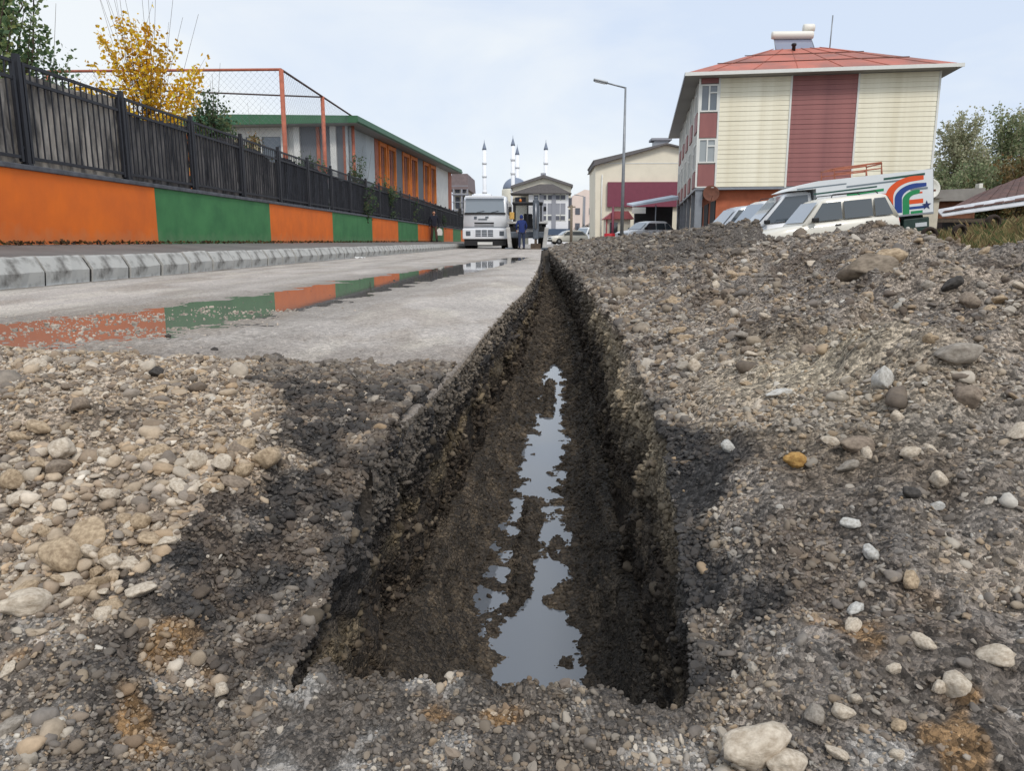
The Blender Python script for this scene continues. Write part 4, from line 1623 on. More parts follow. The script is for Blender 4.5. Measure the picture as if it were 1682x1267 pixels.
def wheel(parent, x, y, z, r, w, dusty=False):
    M = Matrix.Translation((x, y, z)) @ Matrix.Rotation(math.pi / 2, 4, 'X')
    t = MB().lathe([(r * .62, -w / 2), (r * .9, -w / 2), (r, -w * .36), (r, w * .36), (r * .9, w / 2), (r * .62, w / 2)], 22, M)
    o = t.build('wheel', 'tyre', parent)
    MB().lathe([(r * .2, -w / 2 - .012), (r * .55, -w / 2 + .01), (r * .64, -w / 2 - .004), (r * .64, w / 2 + .004), (r * .55, w / 2 - .01), (r * .2, w / 2 + .012)], 18, M).build('rim', 'rim', o)
    return o


def shell(rings, close_ends=True):
    """loft of closed rings"""
    m_ = MB()
    n = len(rings[0])
    vs = [p for rg in rings for p in rg]
    fs = [(i * n + k, i * n + (k + 1) % n, (i + 1) * n + (k + 1) % n, (i + 1) * n + k) for i in range(len(rings) - 1) for k in range(n)]
    fs += [tuple(range(n)), tuple((len(rings) - 1) * n + k for k in reversed(range(n)))]
    m_.add(vs, fs, True)
    return m_


def car(name, label, loc, rot, L, W, belt, H, hood, wind, rear_top, rear_bot, sill=.28, paint='car_white', glass='car_glass', wheels=(.8, .82),
        wr=.33, pillars=(), rack=False, hood_z=None, group='cars parked nose to the street', nose_drop=.1):
    """x forward (nose at x = 0 .. tail at -L), y across, z up. hood/wind/rear_* are distances behind the nose."""
    t = thing(name, label, 'car', loc, rot, group)
    hz = hood_z or belt
    w = W / 2
    # lower body: stations along x
    st = [(0, .80, sill + .12, hz - nose_drop - .22), (-.06, .88, sill + .02, hz - nose_drop - .08), (-.22, .95, sill, hz - nose_drop),
          (-hood * .6, .99, sill - .02, hz - .03), (-hood, 1.0, sill - .02, hz), (-hood - .4, 1.0, sill - .02, belt),
          (-L * .7, 1.0, sill - .02, belt + .02), (-L + .25, .98, sill, belt + .02), (-L + .06, .93, sill + .06, belt - .02), (-L, .86, sill + .14, belt - .16)]
    rings = []
    for (x, k, z0, z1) in st:
        yw = w * k
        rings.append([(x, -yw * .93, z0), (x, -yw, z0 + (z1 - z0) * .25), (x, -yw * 1.0, z0 + (z1 - z0) * .62), (x, -yw * .955, z1 - .045), (x, -yw * .88, z1),
                      (x, 0, z1 + .018), (x, yw * .88, z1), (x, yw * .955, z1 - .045), (x, yw, z0 + (z1 - z0) * .62), (x, yw, z0 + (z1 - z0) * .25), (x, yw * .93, z0)])
    shell(rings).build('body', paint, t)
    # cabin
    zt = H
    c = [(-hood + .02, belt - .04), (-wind, zt - .06), (-wind - .18, zt - .012), (-(wind + rear_top) / 2, zt), (-rear_top + .18, zt - .015), (-rear_top, zt - .06), (-rear_bot, belt - .02)]
    rings = []
    for (x, z) in c:
        f = max(0.0, min(1.0, (z - belt) / (zt - belt)))
        yw = w * (.955 - .15 * f)
        rings.append([(x, -yw, belt - .05), (x, -(w * (.955 - .15 * f * .97)), z - .05 * f), (x, -yw * .9, z), (x, 0, z + .02 * f), (x, yw * .9, z), (x, w * (.955 - .15 * f * .97), z - .05 * f), (x, yw, belt - .05)])
    shell(rings).build('cabin', paint, t)

    def side_pt(x, z, s, out=.012):
        f = (z - belt) / (zt - belt)
        return (x, s * (w * (.955 - .15 * f) + out), z)

    def fx(z):      # front edge of the cabin at height z
        return -hood + (z - belt) / (zt - belt) * (hood - wind)

    def rx(z):
        return -rear_bot + (z - belt) / (zt - belt) * (rear_bot - rear_top)
    zb, zc = belt + .04, zt - .14
    cuts = [None] + list(pillars) + [None]
    for s in (-1, 1):
        for k in range(len(cuts) - 1):
            a, b = cuts[k], cuts[k + 1]
            xa0, xa1 = (fx(zb) - .20, fx(zc) - .13) if a is None else (-a - .04, -a - .04)
            xb0, xb1 = (rx(zb) + .16, rx(zc) + .12) if b is None else (-b + .04, -b + .04)
            MB().quad(side_pt(xa0, zb, s), side_pt(xb0, zb, s), side_pt(xb1, zc, s), side_pt(xa1, zc, s)).build('side_window', glass, t)
    # windscreens follow the raked ends, just proud of the cabin
    yw0, yw1 = w * .955 - .10, w * .805 - .07
    nrm = Vector((zt - belt, 0, hood - wind if hood > wind else -(wind - hood)))
    nx, nz = (zt - belt), (wind - hood)
    ln = math.hypot(nx, nz)
    ox, oz = nx / ln * .022, nz / ln * .022
    z0, z1 = belt + .03, zt - .11
    MB().quad((fx(z0) + ox, -yw0, z0 + oz), (fx(z0) + ox, yw0, z0 + oz), (fx(z1) + ox, yw1, z1 + oz), (fx(z1) + ox, -yw1, z1 + oz)).build('windscreen', 'windscreen_glass', t)
    z0, z1 = belt + .06, zt - .14
    MB().quad((rx(z0) - .02, -yw0, z0 + .02), (rx(z0) - .02, yw0, z0 + .02), (rx(z1) - .02, yw1, z1 + .02), (rx(z1) - .02, -yw1, z1 + .02)).build('rear_window', glass, t)
    for s in (-1, 1):
        MB().bevbox(-.16, .02, s * w * .62 - .17, s * w * .62 + .17, hz - nose_drop - .24, hz - nose_drop - .09, .03).build('headlight', 'lamp_glass', t)
        MB().bevbox(-L - .015, -L + .08, s * w * .74 - .09, s * w * .74 + .09, belt - .34, belt - .10, .02).build('tail_light', 'lamp_red', t)
        MB().bevbox(-hood - .42, -hood - .22, s * (w + .10) - .07, s * (w + .10) + .07, belt + .02, belt + .16, .03).build('mirror', 'black_plastic', t)
        for k in pillars[:2]:
            MB().box(-k + .10, -k + .28, s * w - .008, s * w + .018, belt - .14, belt - .10).build('door_handle', 'black_plastic', t)
    MB().bevbox(-.06, .045, -w * .86, w * .86, sill + .02, sill + .2, .03).bevbox(-L - .045, -L + .06, -w * .86, w * .86, sill + .02, sill + .2, .03).build('bumper', 'black_plastic', t)
    MB().box(.012, .024, -w * .42, w * .42, hz - nose_drop - .25, hz - nose_drop - .11).build('grille', 'black_plastic', t)
    for fx_ in (wheels[0], L - wheels[1]):
        for s in (-1, 1):
            wheel(t, -fx_, s * (w - .10), wr, wr, .2)
    if rack:
        for s in (-1, 1):
            MB().tube([(-wind - .35, s * w * .66, zt + .0), (-wind - .4, s * w * .66, zt + .09), (-rear_top + .3, s * w * .66, zt + .09), (-rear_top + .2, s * w * .66, zt)], .018, 6).build('roof_rail', 'black_plastic', t)
        for k in (.3, .55, .8):
            x = -wind - .4 + (-(rear_top - wind) + .7) * k
            MB().box(x - .03, x + .03, -w * .66, w * .66, zt + .075, zt + .10).build('roof_bar', 'black_plastic', t)
    return t


TILT = math.radians(-5.6)


def parked(px_nose, D, up=0.0):
    p = P(px_nose, 396, D)
    return (p.x, D, float(lot_z(p.x + .6, D)) - .02 + up)


def rot_left(yaw=0.0):
    # nose to -X, rising towards the tail
    return (0, math.radians(5.6), math.pi + yaw)


car('station_wagon', 'white off-road wagon with roof bars, nearest of the cars parked behind the heap', parked(1243, 25.6, .10), rot_left(.06), 4.32, 1.80, 1.02, 1.74,
    1.25, 1.90, 3.92, 4.25, sill=.42, paint='car_cream', pillars=(2.52, 3.48), rack=True, wr=.36, hood_z=.98)
car('van', 'white van with dark windows beyond the cab of the box truck', parked(1182, 31.2, .10), rot_left(.20), 4.4, 1.85, 1.12, 1.98,
    .95, 1.75, 4.2, 4.35, sill=.32, pillars=(2.2, 3.3), paint='car_white', glass='car_glass_dark', wr=.33, hood_z=.98, rack=True)
car('hatchback', 'white hatchback, last in the row of parked cars, nearest the street lamp', parked(1136, 34.6, .30), rot_left(.15), 4.2, 1.75, .98, 1.72,
    1.15, 1.95, 3.85, 4.15, sill=.3, pillars=(2.45, 3.35), paint='car_silver', wr=.32, hood_z=.94, nose_drop=.12)
p = P(1020, 396, 52)
car('hatchback', 'small white car alone on the roadside between the lamp post and the maroon awning', (p.x, 52, .2), (0, 0, math.pi + .5), 3.8, 1.68, .98, 1.55,
    1.0, 1.75, 3.2, 3.75, pillars=(2.25, 3.0), paint='car_white', wr=.3, group=None)
p = P(946, 396, 92)
car('far_van', 'pale van far down the street left of the beige building', (p.x, 92, .15), (0, 0, math.pi + .9), 4.4, 1.8, 1.1, 1.9, .9, 1.6, 4.2, 4.35, pillars=(2.2, 3.2), paint='car_white', group=None)
p = P(903, 396, 84)
car('far_car', 'cream car far down the street behind the digger', (p.x, 84, .1), (0, 0, math.pi + .3), 4.1, 1.7, .95, 1.48, 1.1, 1.8, 3.3, 4.0, pillars=(2.3,), paint='car_cream', group=None)

# box truck with coloured arcs
mat('box_white', srgb(226, 230, 232), rough=.4, var=.06, scale=1.5)
for nm, c in (('arc_orange', (226, 84, 30)), ('arc_blue', (34, 66, 140)), ('arc_green', (30, 140, 84)), ('arc_darkgreen', (38, 84, 74)), ('stripe_grey', (120, 132, 140)), ('star_blue', (30, 44, 96))):
    mat(nm, srgb(*c), rough=.45, var=.08)
mat('chassis_green', srgb(42, 66, 60), rough=.6, var=.4, scale=5)
DT = 29.5
u = DT / 1286.0
BL = 177 * u
CL = 2.68
BH = 67 * u
tail = P(1514, 352, DT)
ta = math.radians(6.0)
# nose of the cab, found by walking down the slope from the tail
nose = Vector((tail.x - (BL + CL) * math.cos(ta), DT, tail.z - (BL + CL) * math.sin(ta)))
truckbox = car('box_truck', 'white box truck with orange, blue and green arcs painted on its side', (nose.x - math.sin(ta) * 1.0 * 0, DT, nose.z - 1.0 * math.cos(ta)), (0, ta, math.pi),
               CL, 1.95, 1.22, 2.26, .62, 1.72, 2.60, 2.66, sill=.38, pillars=(), paint='car_white', wr=.36, hood_z=1.05, nose_drop=.16, wheels=(.72, -2.55))
truckbox['category'] = 'truck'
inner_ = structure('x') if False else None
T0 = -(CL + BL)          # tail in the cab frame
YS = 1.06                # painted side
MB().prism([(T0, 1.0), (-CL - .02, 1.0), (-CL - .02, 2.28), (-CL + .95, 2.30), (-CL + .55, 1.0 + BH - .10), (-CL - .1, 1.0 + BH), (T0, 1.0 + BH)], -YS, YS, 'y').build('cargo_box', 'box_white', truckbox)
MB().box(T0 - .02, T0 + .06, -YS + .01, YS - .01, .98, 1.02 + BH).box(T0, T0 + BL, YS - .02, YS + .02, 1.0, 1.06).build('box_edge', 'rim', truckbox)


def arcband(x_end, x0, x1, zb, zc, r_in, r_out, m_, y=.008):
    """a band that rises at x0..x1 and bends over towards lower x (to the right in the photo)"""
    q = MB()
    n = 14
    cx, cz = x0 - 0, zc
    pts_o, pts_i = [], []
    for k in range(n + 1):
        a = math.pi / 2 * k / n
        pts_o.append((cx + r_out * math.cos(a) - r_out, cz + r_out * math.sin(a) * .65))
        pts_i.append((cx + r_in * math.cos(a) - r_out, cz + r_in * math.sin(a) * .65))
    outer = [(cx, zb)] + pts_o + [(x_end, pts_o[-1][1] - .02)]
    inner = [(cx - (r_out - r_in), zb)] + pts_i + [(x_end, pts_i[-1][1] + .02)]
    for a, b, c, d in zip(outer[:-1], outer[1:], inner[1:], inner[:-1]):
        q.quad((T0 + a[0], YS + y, a[1]), (T0 + b[0], YS + y, b[1]), (T0 + c[0], YS + y, c[1]), (T0 + d[0], YS + y, d[1]))
    q.build('painted_arc', m_, truckbox)


arcband(14 * u, 72 * u, 0, 1.0 + BH * .14, 1.0 + BH * .46, 32 * u, 44 * u, 'arc_orange', .006)
arcband(10 * u, 58 * u, 0, 1.0 + BH * .09, 1.0 + BH * .40, 22 * u, 33 * u, 'arc_blue', .008)
arcband(20 * u, 46 * u, 0, 1.0 + BH * .04, 1.0 + BH * .36, 12 * u, 22 * u, 'arc_green', .010)


def stripe(x0, x1, z0, z1, m_, y=.005, skew=0):
    MB().quad((T0 + x0 * u, YS + y, 1 + BH * z0), (T0 + x1 * u, YS + y, 1 + BH * (z0 + skew)), (T0 + x1 * u, YS + y, 1 + BH * (z1 + skew)), (T0 + x0 * u, YS + y, 1 + BH * z1)).build('stripe', m_, truckbox)


stripe(15, 36, .26, .36, 'arc_orange')
stripe(12, 36, .14, .20, 'arc_blue')
stripe(16, 34, .04, .10, 'arc_green')
stripe(8, 34, .56, .61, 'stripe_grey')
stripe(16, 30, .48, .52, 'arc_orange')
stripe(10, 28, .66, .70, 'arc_darkgreen')
stripe(70, 92, .50, .56, 'arc_orange', skew=.02)
stripe(74, 130, .62, .68, 'arc_green', skew=-.03)
stripe(100, 128, .40, .52, 'arc_orange', skew=-.02)
stripe(138, 168, .34, .46, 'arc_orange', skew=-.05)
stripe(12, 74, .88, .93, 'arc_darkgreen', skew=-.02)
stripe(40, 130, .80, .84, 'stripe_grey', skew=-.02)
stripe(84, 180, .72, .755, 'arc_darkgreen', skew=-.02)
stripe(130, 205, .86, .89, 'stripe_grey', skew=-.01)
st_ = MB()
cx, cz = T0 + 10 * u, 1 + BH * .20
pts = []
for k in range(10):
    a = math.pi / 2 + k * math.pi / 5
    rr = (7.5 if k % 2 == 0 else 3.1) * u
    pts.append((cx + rr * math.cos(a), YS + .014, cz + rr * math.sin(a)))
st_.add([(cx, YS + .014, cz)] + pts, [(0, k + 1, (k + 1) % 10 + 1) for k in range(10)])
st_.build('painted_star', 'star_blue', truckbox)
MB().bevbox(T0 + .1, -CL + .3, -.55, .55, .62, .98, .03).bevbox(T0 + .1, T0 + 1.0, .5, YS - .06, .42, .9, .04).bevbox(T0 + 2.4, T0 + 3.3, .5, YS - .06, .40, .88, .08).build('chassis', 'chassis_green', truckbox)
MB().box(T0 + .2, T0 + .6, YS - .058, YS - .04, .58, .72).build('side_reflector', 'lamp_glass', truckbox)
# brown pipe frame standing on the roof of the box
fr = thing('pipe_frame', 'brown metal pipe frame standing on top of the box truck', 'frame', truckbox.location, truckbox.rotation_euler)
zt = 1 + BH
x0, x1 = T0 + 70 * u, T0 + 142 * u
for y_ in (.7, -.6):
    MB().tube([(x0, y_, zt), (x0, y_, zt + .42), (x1, y_, zt + .38), (x1, y_, zt)], .035, 6).build('side_hoop', 'wood_red', fr)
    MB().tube([(x0, y_, zt + .22), (x1, y_, zt + .2)], .025, 6).build('rail', 'wood_red', fr)
for f in (0.33, .66):
    MB().tube([(x0 + (x1 - x0) * f, .7, zt), (x0 + (x1 - x0) * f, .7, zt + .21)], .02, 6).build('upright', 'wood_red', fr)
for x in (x0, x1):
    MB().tube([(x, .7, zt + .38), (x, -.6, zt + .38)], .03, 6).build('cross_rail', 'wood_red', fr)

# ------------------------------------------------------------------ white tipper lorry on the road
DL = 44.0
a = P(761, 407, DL)
b = P(833, 407, DL)
cxl = (a.x + b.x) / 2
W = b.x - a.x
lorry = thing('lorry', 'white flat-fronted tipper lorry standing at the end of the road', 'truck', (cxl, DL, 0.0))
LH = P(800, 321, DL).z
w = W / 2
mat('lorry_white', srgb(236, 239, 243), rough=.35, var=.06, scale=2, coat=.3)
# cab: front face at y = 0, towards the camera (-y is towards the camera)
rings = []
for (y, k, top) in ((0.06, .965, LH - .12), (0.0, .985, LH - .22), (.25, 1.0, LH - .04), (1.9, 1.0, LH)):
    rings.append([(-w * k, y, .72), (-w * k, y, 1.55), (-w * k * .985, y + .02, 1.75), (-w * k * .955, y + .05 * (y < .2), top - .06), (-w * k * .90, y + .05 * (y < .2), top),
                  (w * k * .90, y + .05 * (y < .2), top), (w * k * .955, y + .05 * (y < .2), top - .06), (w * k * .985, y + .02, 1.75), (w * k, y, 1.55), (w * k, y, .72)])
shell(rings[1:]).build('cab', 'lorry_white', lorry)
ws = MB().quad((-w * .88, -.02, 2.02), (w * .88, -.02, 2.02), (w * .85, .02, 2.80), (-w * .85, .02, 2.80)).build('windscreen', 'windscreen_glass', lorry)
MB().box(-w * .93, w * .93, -.04, .0, 1.92, 2.01).build('windscreen_trim', 'black_plastic', lorry)
for x in (-.45, .35):
    MB().tube([(x, -.05, 2.02), (x + .42, -.045, 2.11)], .012, 5).build('wiper', 'black_plastic', lorry)
MB().bevbox(-w * .88, w * .88, -.16, .06, 2.83, 2.93, .02).build('sun_visor', 'lorry_white', lorry)
MB().bevbox(-w * .55, w * .25, .5, 1.2, LH, LH + .13, .03).build('roof_beacon_bar', 'lorry_white', lorry)
# brand strip
MB().box(-.62, -.46, -.012, .0, 1.66, 1.80).box(-.38, .12, -.012, .0, 1.62, 1.68).box(.02, .2, -.012, 0, 1.72, 1.80).build('badge', 'machine_grey', lorry)
MB().box(-.60, .50, -.02, .0, 1.40, 1.48).box(-.60, .50, -.02, .0, 1.28, 1.32).build('grille_slot', 'black_plastic', lorry)
MB().box(-w * .97, w * .97, -.014, .0, 1.20, 1.225).build('panel_gap', 'machine_grey', lorry)
g = MB().box(-.55, .48, -.158, -.135, .70, 1.06).build('grille', 'machine_grey', lorry)
for k in range(4):
    x = -.55 + .343 * k
    MB().box(x - .02, x + .02, -.17, -.158, .70, 1.06).build('grille_bar', 'lorry_white', g)
for k in range(3):
    MB().box(-.55, .48, -.166, -.1585, .78 + .09 * k, .795 + .09 * k).build('grille_slat', 'lorry_white', g)
MB().bevbox(-w * 1.02, w * 1.02, -.14, .35, .56, 1.14, .05).build('bumper', 'lorry_white', lorry)
for s in (-1, 1):
    MB().bevbox(s * w * .76 - .13, s * w * .76 + .13, -.165, -.12, .74, 1.0, .02).build('headlight', 'machine_grey', lorry)
    MB().box(s * w - .01 * s, s * w + .012 * s, .35, 1.3, 1.95, 2.7).build('side_window', 'car_glass_dark', lorry)
    MB().bevbox(s * (w + .16) - .09, s * (w + .16) + .09, -.12, -.02, 1.85, 2.25, .03).build('mirror', 'black_plastic', lorry)
    MB().tube([(s * w, .1, 2.3), (s * (w + .16), -.05, 2.28)], .015, 5).build('mirror_arm', 'black_plastic', lorry)
    for yv in (.95, 4.2, 5.5):
        wheel(lorry, 0, 0, 0, .01, .01) if False else None
        M = Matrix.Translation((s * (w - .2), yv, .5)) @ Matrix.Rotation(math.pi / 2, 4, 'Y')
        MB().lathe([(.28, -.16), (.46, -.16), (.5, -.1), (.5, .1), (.46, .16), (.28, .16)], 20, M).build('wheel', 'tyre', lorry)
MB().box(-w * .95, w * .95, -.05, .3, .20, .555).build('skirt', 'black_plastic', lorry)
MB().box(-.42, .42, -.075, -.052, .24, .40).build('number_plate', 'plate', lorry)
MB().box(-.5, .5, .3, 7.2, .55, .95).build('chassis', 'black_plastic', lorry)
tp = MB()
tp.box(-w, w, 2.1, 7.2, 1.05, 1.15).box(-w, -w + .06, 2.1, 7.2, 1.15, 2.75).box(w - .06, w, 2.1, 7.2, 1.15, 2.75).box(-w + .06, w - .06, 2.1, 2.16, 1.15, 3.0).box(-w + .06, w - .06, 7.14, 7.2, 1.15, 2.7)
tp.build('tipper_body', 'machine_white', lorry)

# ------------------------------------------------------------------ backhoe loader digging at the far end of the trench
DB = 42.6
bx = P(866, 400, DB).x
dig = thing('backhoe_loader', 'backhoe loader with its digging arm raised at the far end of the trench', 'digger', (bx, DB, 0))
hw_ = .92
MB().bevbox(-.62, .62, .6, 4.6, .62, 1.15, .05).bevbox(-.5, .5, 2.7, 4.8, 1.15, 1.75, .08).build('chassis', 'machine_white', dig)
MB().bevbox(-1.02, 1.02, -.12, .12, .62, .95, .04).build('rear_frame', 'machine_grey', dig)
for s in (-1, 1):
    MB().bevbox(s * .90 - .11, s * .90 + .11, -.14, .12, .08, 1.3, .03, Matrix.Translation((s * -.0, 0, 0)) @ Matrix.Rotation(s * math.radians(7), 4, 'Y')).build('stabiliser_leg', 'machine_white', dig)
    MB().bevbox(s * .84 - .27, s * .84 + .27, .45, 1.9, 1.38, 1.5, .03).build('fender', 'machine_white', dig)
    MB().bevbox(s * .98 - .22, s * .98 + .22, -.25, .22, .0, .1, .02).build('stabiliser_foot', 'machine_grey', dig)
    M = Matrix.Translation((s * .80, 1.1, .72)) @ Matrix.Rotation(math.pi / 2, 4, 'Y')
    MB().lathe([(.35, -.22), (.66, -.22), (.72, -.14), (.72, .14), (.66, .22), (.35, .22)], 24, M).build('wheel', 'tyre', dig)
    M = Matrix.Translation((s * .78, 3.9, .5)) @ Matrix.Rotation(math.pi / 2, 4, 'Y')
    MB().lathe([(.25, -.16), (.46, -.16), (.5, -.1), (.5, .1), (.46, .16), (.25, .16)], 20, M).build('wheel', 'tyre', dig)
    for y_ in (.55, 1.95):
        MB().bevbox(s * .74 - .045, s * .74 + .045, y_ - .045, y_ + .045, 1.15, 2.42, .01).build('cab_post', 'black_plastic', dig)
    MB().box(s * .74 - .01, s * .74 + .01, .6, 1.9, 1.3, 2.38).build('side_glass', 'clear_glass', dig)
MB().bevbox(-.84, .84, .45, 2.05, 2.42, 2.55, .04).build('cab_roof', 'black_plastic', dig)
MB().box(-.72, .72, .5, .6, 1.15, 1.26).box(-.04, .04, .5, .58, 1.26, 2.42).build('cab_rear_frame', 'black_plastic', dig)
MB().box(-.70, .70, 1.92, 1.95, 1.2, 2.4).build('windscreen', 'clear_glass', dig)
MB().bevbox(-.25, .28, 1.0, 1.5, 1.0, 1.28, .05).bevbox(-.23, .26, 1.4, 1.55, 1.25, 1.95, .06).build('seat', 'black_plastic', dig)
MB().bevbox(-.98, -.72, .3, .6, 1.62, 2.0, .03).build('yellow_panel', 'machine_yellow', dig)
MB().lathe([(.07, 2.55), (.07, 2.66), (.05, 2.72)], 10, Matrix.Translation((-.4, .9, 0))).build('beacon', 'lamp_orange', dig)
for s in (-1, 1):
    MB().bevbox(s * .95 - .08, s * .95 + .08, .5, .56, 2.05, 2.3, .02).build('mirror', 'black_plastic', dig)
arm_x = P(880, 400, DB - .6).x - bx
MB().bevbox(arm_x - .17, arm_x + .17, -.35, -.05, .55, 1.15, .04).build('swing_post', 'machine_grey', dig)
Mb = Matrix.Translation((arm_x, -.2, .95)) @ Matrix.Rotation(math.radians(8), 4, 'X')
MB().bevbox(-.17, .17, -.18, .16, 0, 1.65, .04, Mb).build('boom', 'machine_grey', dig)
MB().tube([(arm_x, -.52, 1.0), (arm_x, -.66, 2.0)], .055, 8).build('boom_ram', 'rim', dig)
MB().bevbox(arm_x - .10, arm_x + .10, -.95, -.3, 2.42, 2.75, .05).build('boom_head', 'machine_grey', dig)
MB().bevbox(arm_x - .14, arm_x + .14, -1.05, -.80, .55, 2.6, .03).build('dipper_arm', 'machine_grey', dig)
MB().tube([(arm_x, -1.1, 2.4), (arm_x, -1.12, 1.1)], .045, 8).build('dipper_ram', 'rim', dig)
bk = MB().prism([(-1.5, -.38), (-1.42, -.5), (-1.1, -.52), (-.82, -.35), (-.76, .05), (-.82, .3), (-1.05, .32), (-.98, .1), (-1.05, -.15), (-1.3, -.3)], arm_x - .27, arm_x + .27, 'x')
bk.build('bucket', 'mud', dig)
MB().bevbox(arm_x - .07, arm_x + .07, -1.0, -.85, .25, .6, .02).build('bucket_link', 'mud', dig)


# ------------------------------------------------------------------ people
mat('cloth_blue', srgb(36, 54, 112), rough=.9, var=.25, scale=8)
mat('cloth_jeans', srgb(52, 62, 88), rough=.9, var=.3, scale=8)
mat('cloth_navy', srgb(30, 32, 46), rough=.9, var=.25, scale=8)
mat('cloth_brown', srgb(84, 60, 50), rough=.9, var=.3, scale=8)
mat('skin', srgb(186, 136, 112), rough=.6)
mat('hair', srgb(34, 28, 26), rough=.8)
mat('shoe', srgb(28, 26, 26), rough=.7)
mat('bag_white', srgb(222, 224, 218), rough=.7, var=.1)


def person(label, loc, rz, top, trousers, hand_l, hand_r, foot_l, foot_r, lean=0.0, look=0.0, hood=False, h=1.72):
    t = thing('person', label, 'person', loc, (0, 0, rz))
    k = h / 1.72

    def skin_obj(name, V, E, R, m_):
        me = bpy.data.meshes.new(name)
        me.from_pydata([tuple(c * k for c in v) for v in V], E, [])
        me.materials.append(MATS[m_])
        o = link(name, me, t)
        md = o.modifiers.new('skin', 'SKIN')
        md.use_smooth_shade = True
        sk = me.skin_vertices[0].data
        for i, q in enumerate(R):
            q = q if isinstance(q, tuple) else (q, q)
            sk[i].radius = (q[0] * k, q[1] * k)
            sk[i].use_root = (i == 0)
        sb = o.modifiers.new('sub', 'SUBSURF')
        sb.levels = sb.render_levels = 2
        return o
    L = lean
    # body: one continuous figure (x right, -y forward)
    pel, wst, chest, neck, hd = (0, 0, .93), (0, -L * .2, 1.10), (0, -L * .65, 1.33), (0, -L * .95, 1.49), (0, -L * 1.1 - .01, 1.60)
    V = [pel, wst, chest, neck]
    E = [(0, 1), (1, 2), (2, 3)]
    R = [(.15, .11), (.14, .10), (.17, .115), (.06, .06)]
    for s, hand in ((-1, hand_l), (1, hand_r)):
        o = len(V)
        sh = (s * .19, -L * .8, 1.40)
        el = (s * .27 + hand[0] * .35, (hand[1] - L * .7) * .42 + .03, (1.40 + hand[2]) * .5 + .0)
        wr = (s * .22 + hand[0], hand[1], hand[2])
        V += [sh, el, wr]
        E += [(2, o), (o, o + 1), (o + 1, o + 2)]
        R += [.068, .052, .038]
    for s, ft in ((-1, foot_l), (1, foot_r)):
        o = len(V)
        hip = (s * .10, 0, .86)
        kn = (s * .105, ft * .45 - .03, .48)
        an = (s * .11, ft, .08)
        V += [hip, kn, an]
        E += [(0, o), (o, o + 1), (o + 1, o + 2)]
        R += [.092, .068, .05]
    body = skin_obj('body', V, E, R, top)
    # trousers as a slightly larger shell over the legs
    V = [(0, 0, .96)]
    E, R = [], [(.158, .118)]
    for s, ft in ((-1, foot_l), (1, foot_r)):
        o = len(V)
        V += [(s * .10, 0, .85), (s * .105, ft * .45 - .03, .48), (s * .11, ft, .10)]
        E += [(0, o), (o, o + 1), (o + 1, o + 2)]
        R += [.102, .08, .066]
    skin_obj('trousers', V, E, R, trousers)
    # head with face
    hb = MB()
    cx, cy, cz = 0, hd[1], hd[2]
    n, mr_ = 14, 10
    vs = []
    for a in range(mr_ + 1):
        th = math.pi * a / mr_
        for b_ in range(n):
            ph = 2 * math.pi * b_ / n
            x = .075 * math.sin(th) * math.cos(ph)
            y = .095 * math.sin(th) * math.sin(ph)
            z = .118 * math.cos(th)
            if z < -.03:
                x *= .85
                y *= .9
            if y < -.07 and -.05 < z < .02 and abs(x) < .03:
                y -= .022
            vs.append((cx + x, cy + y, cz + z))
    fs = [(a * n + b_, a * n + (b_ + 1) % n, (a + 1) * n + (b_ + 1) % n, (a + 1) * n + b_) for a in range(mr_) for b_ in range(n)]
    hb.add([tuple(c * k for c in q) for q in vs], fs, True)
    hb.tube([(0, cy * k, (cz - .08) * k), (0, (cy + .01) * k, (cz - .17) * k)], .052 * k, 10)
    head = hb.build('head', 'skin', t)
    for s in (-1, 1):
        MB().lathe([(.004, -.006), (.011, 0), (.004, .006)], 8, Matrix.Translation((s * .03 * k, (cy - .088) * k, (cz + .012) * k)) @ Matrix.Rotation(math.pi / 2, 4, 'X')).build('eye', 'hair', head)
        MB().bevbox((s * .076 - .008) * k, (s * .076 + .008) * k, (cy - .01) * k, (cy + .03) * k, (cz - .03) * k, (cz + .03) * k, .005).build('ear', 'skin', head)
    MB().box(-.024 * k, .024 * k, (cy - .094) * k, (cy - .082) * k, (cz - .062) * k, (cz - .054) * k).build('mouth', 'cloth_brown', head)
    hv, hf = [], []
    for a in range(7):
        th = math.pi * .62 * a / 6
        for b_ in range(n):
            ph = 2 * math.pi * b_ / n
            q = 1.09 if not hood else 1.25
            z = .118 * q * math.cos(th)
            y = .095 * q * math.sin(th) * math.sin(ph) + .012
            if math.sin(ph) < -.3 and th > 1.0:
                y *= .72
                z = max(z, .05)
            hv.append(((cx + .075 * q * math.sin(th) * math.cos(ph)) * k, (cy + y) * k, (cz + z + .006) * k))
    hf = [(a * n + b_, a * n + (b_ + 1) % n, (a + 1) * n + (b_ + 1) % n, (a + 1) * n + b_) for a in range(6) for b_ in range(n)]
    MB().add(hv, hf, True).build('hair' if not hood else 'hood', 'hair' if not hood else top, t)
    for s, hand, ft in ((-1, hand_l, foot_l), (1, hand_r, foot_r)):
        wx, wy, wz = (s * .22 + hand[0]), hand[1], hand[2]
        hm_ = MB().bevbox((wx - .014) * k, (wx + .014) * k, (wy - .042) * k, (wy + .042) * k, (wz - .10) * k, (wz + .01) * k, .012)
        for f in range(4):
            yy_ = wy - .033 + .022 * f
            ln_ = (.062, .075, .07, .055)[f]
            hm_.tube([(wx * k, yy_ * k, (wz - .09) * k), ((wx - s * .006) * k, yy_ * k, (wz - .09 - ln_ * .55) * k), ((wx - s * .022) * k, yy_ * k, (wz - .09 - ln_) * k)], .009 * k, 6)
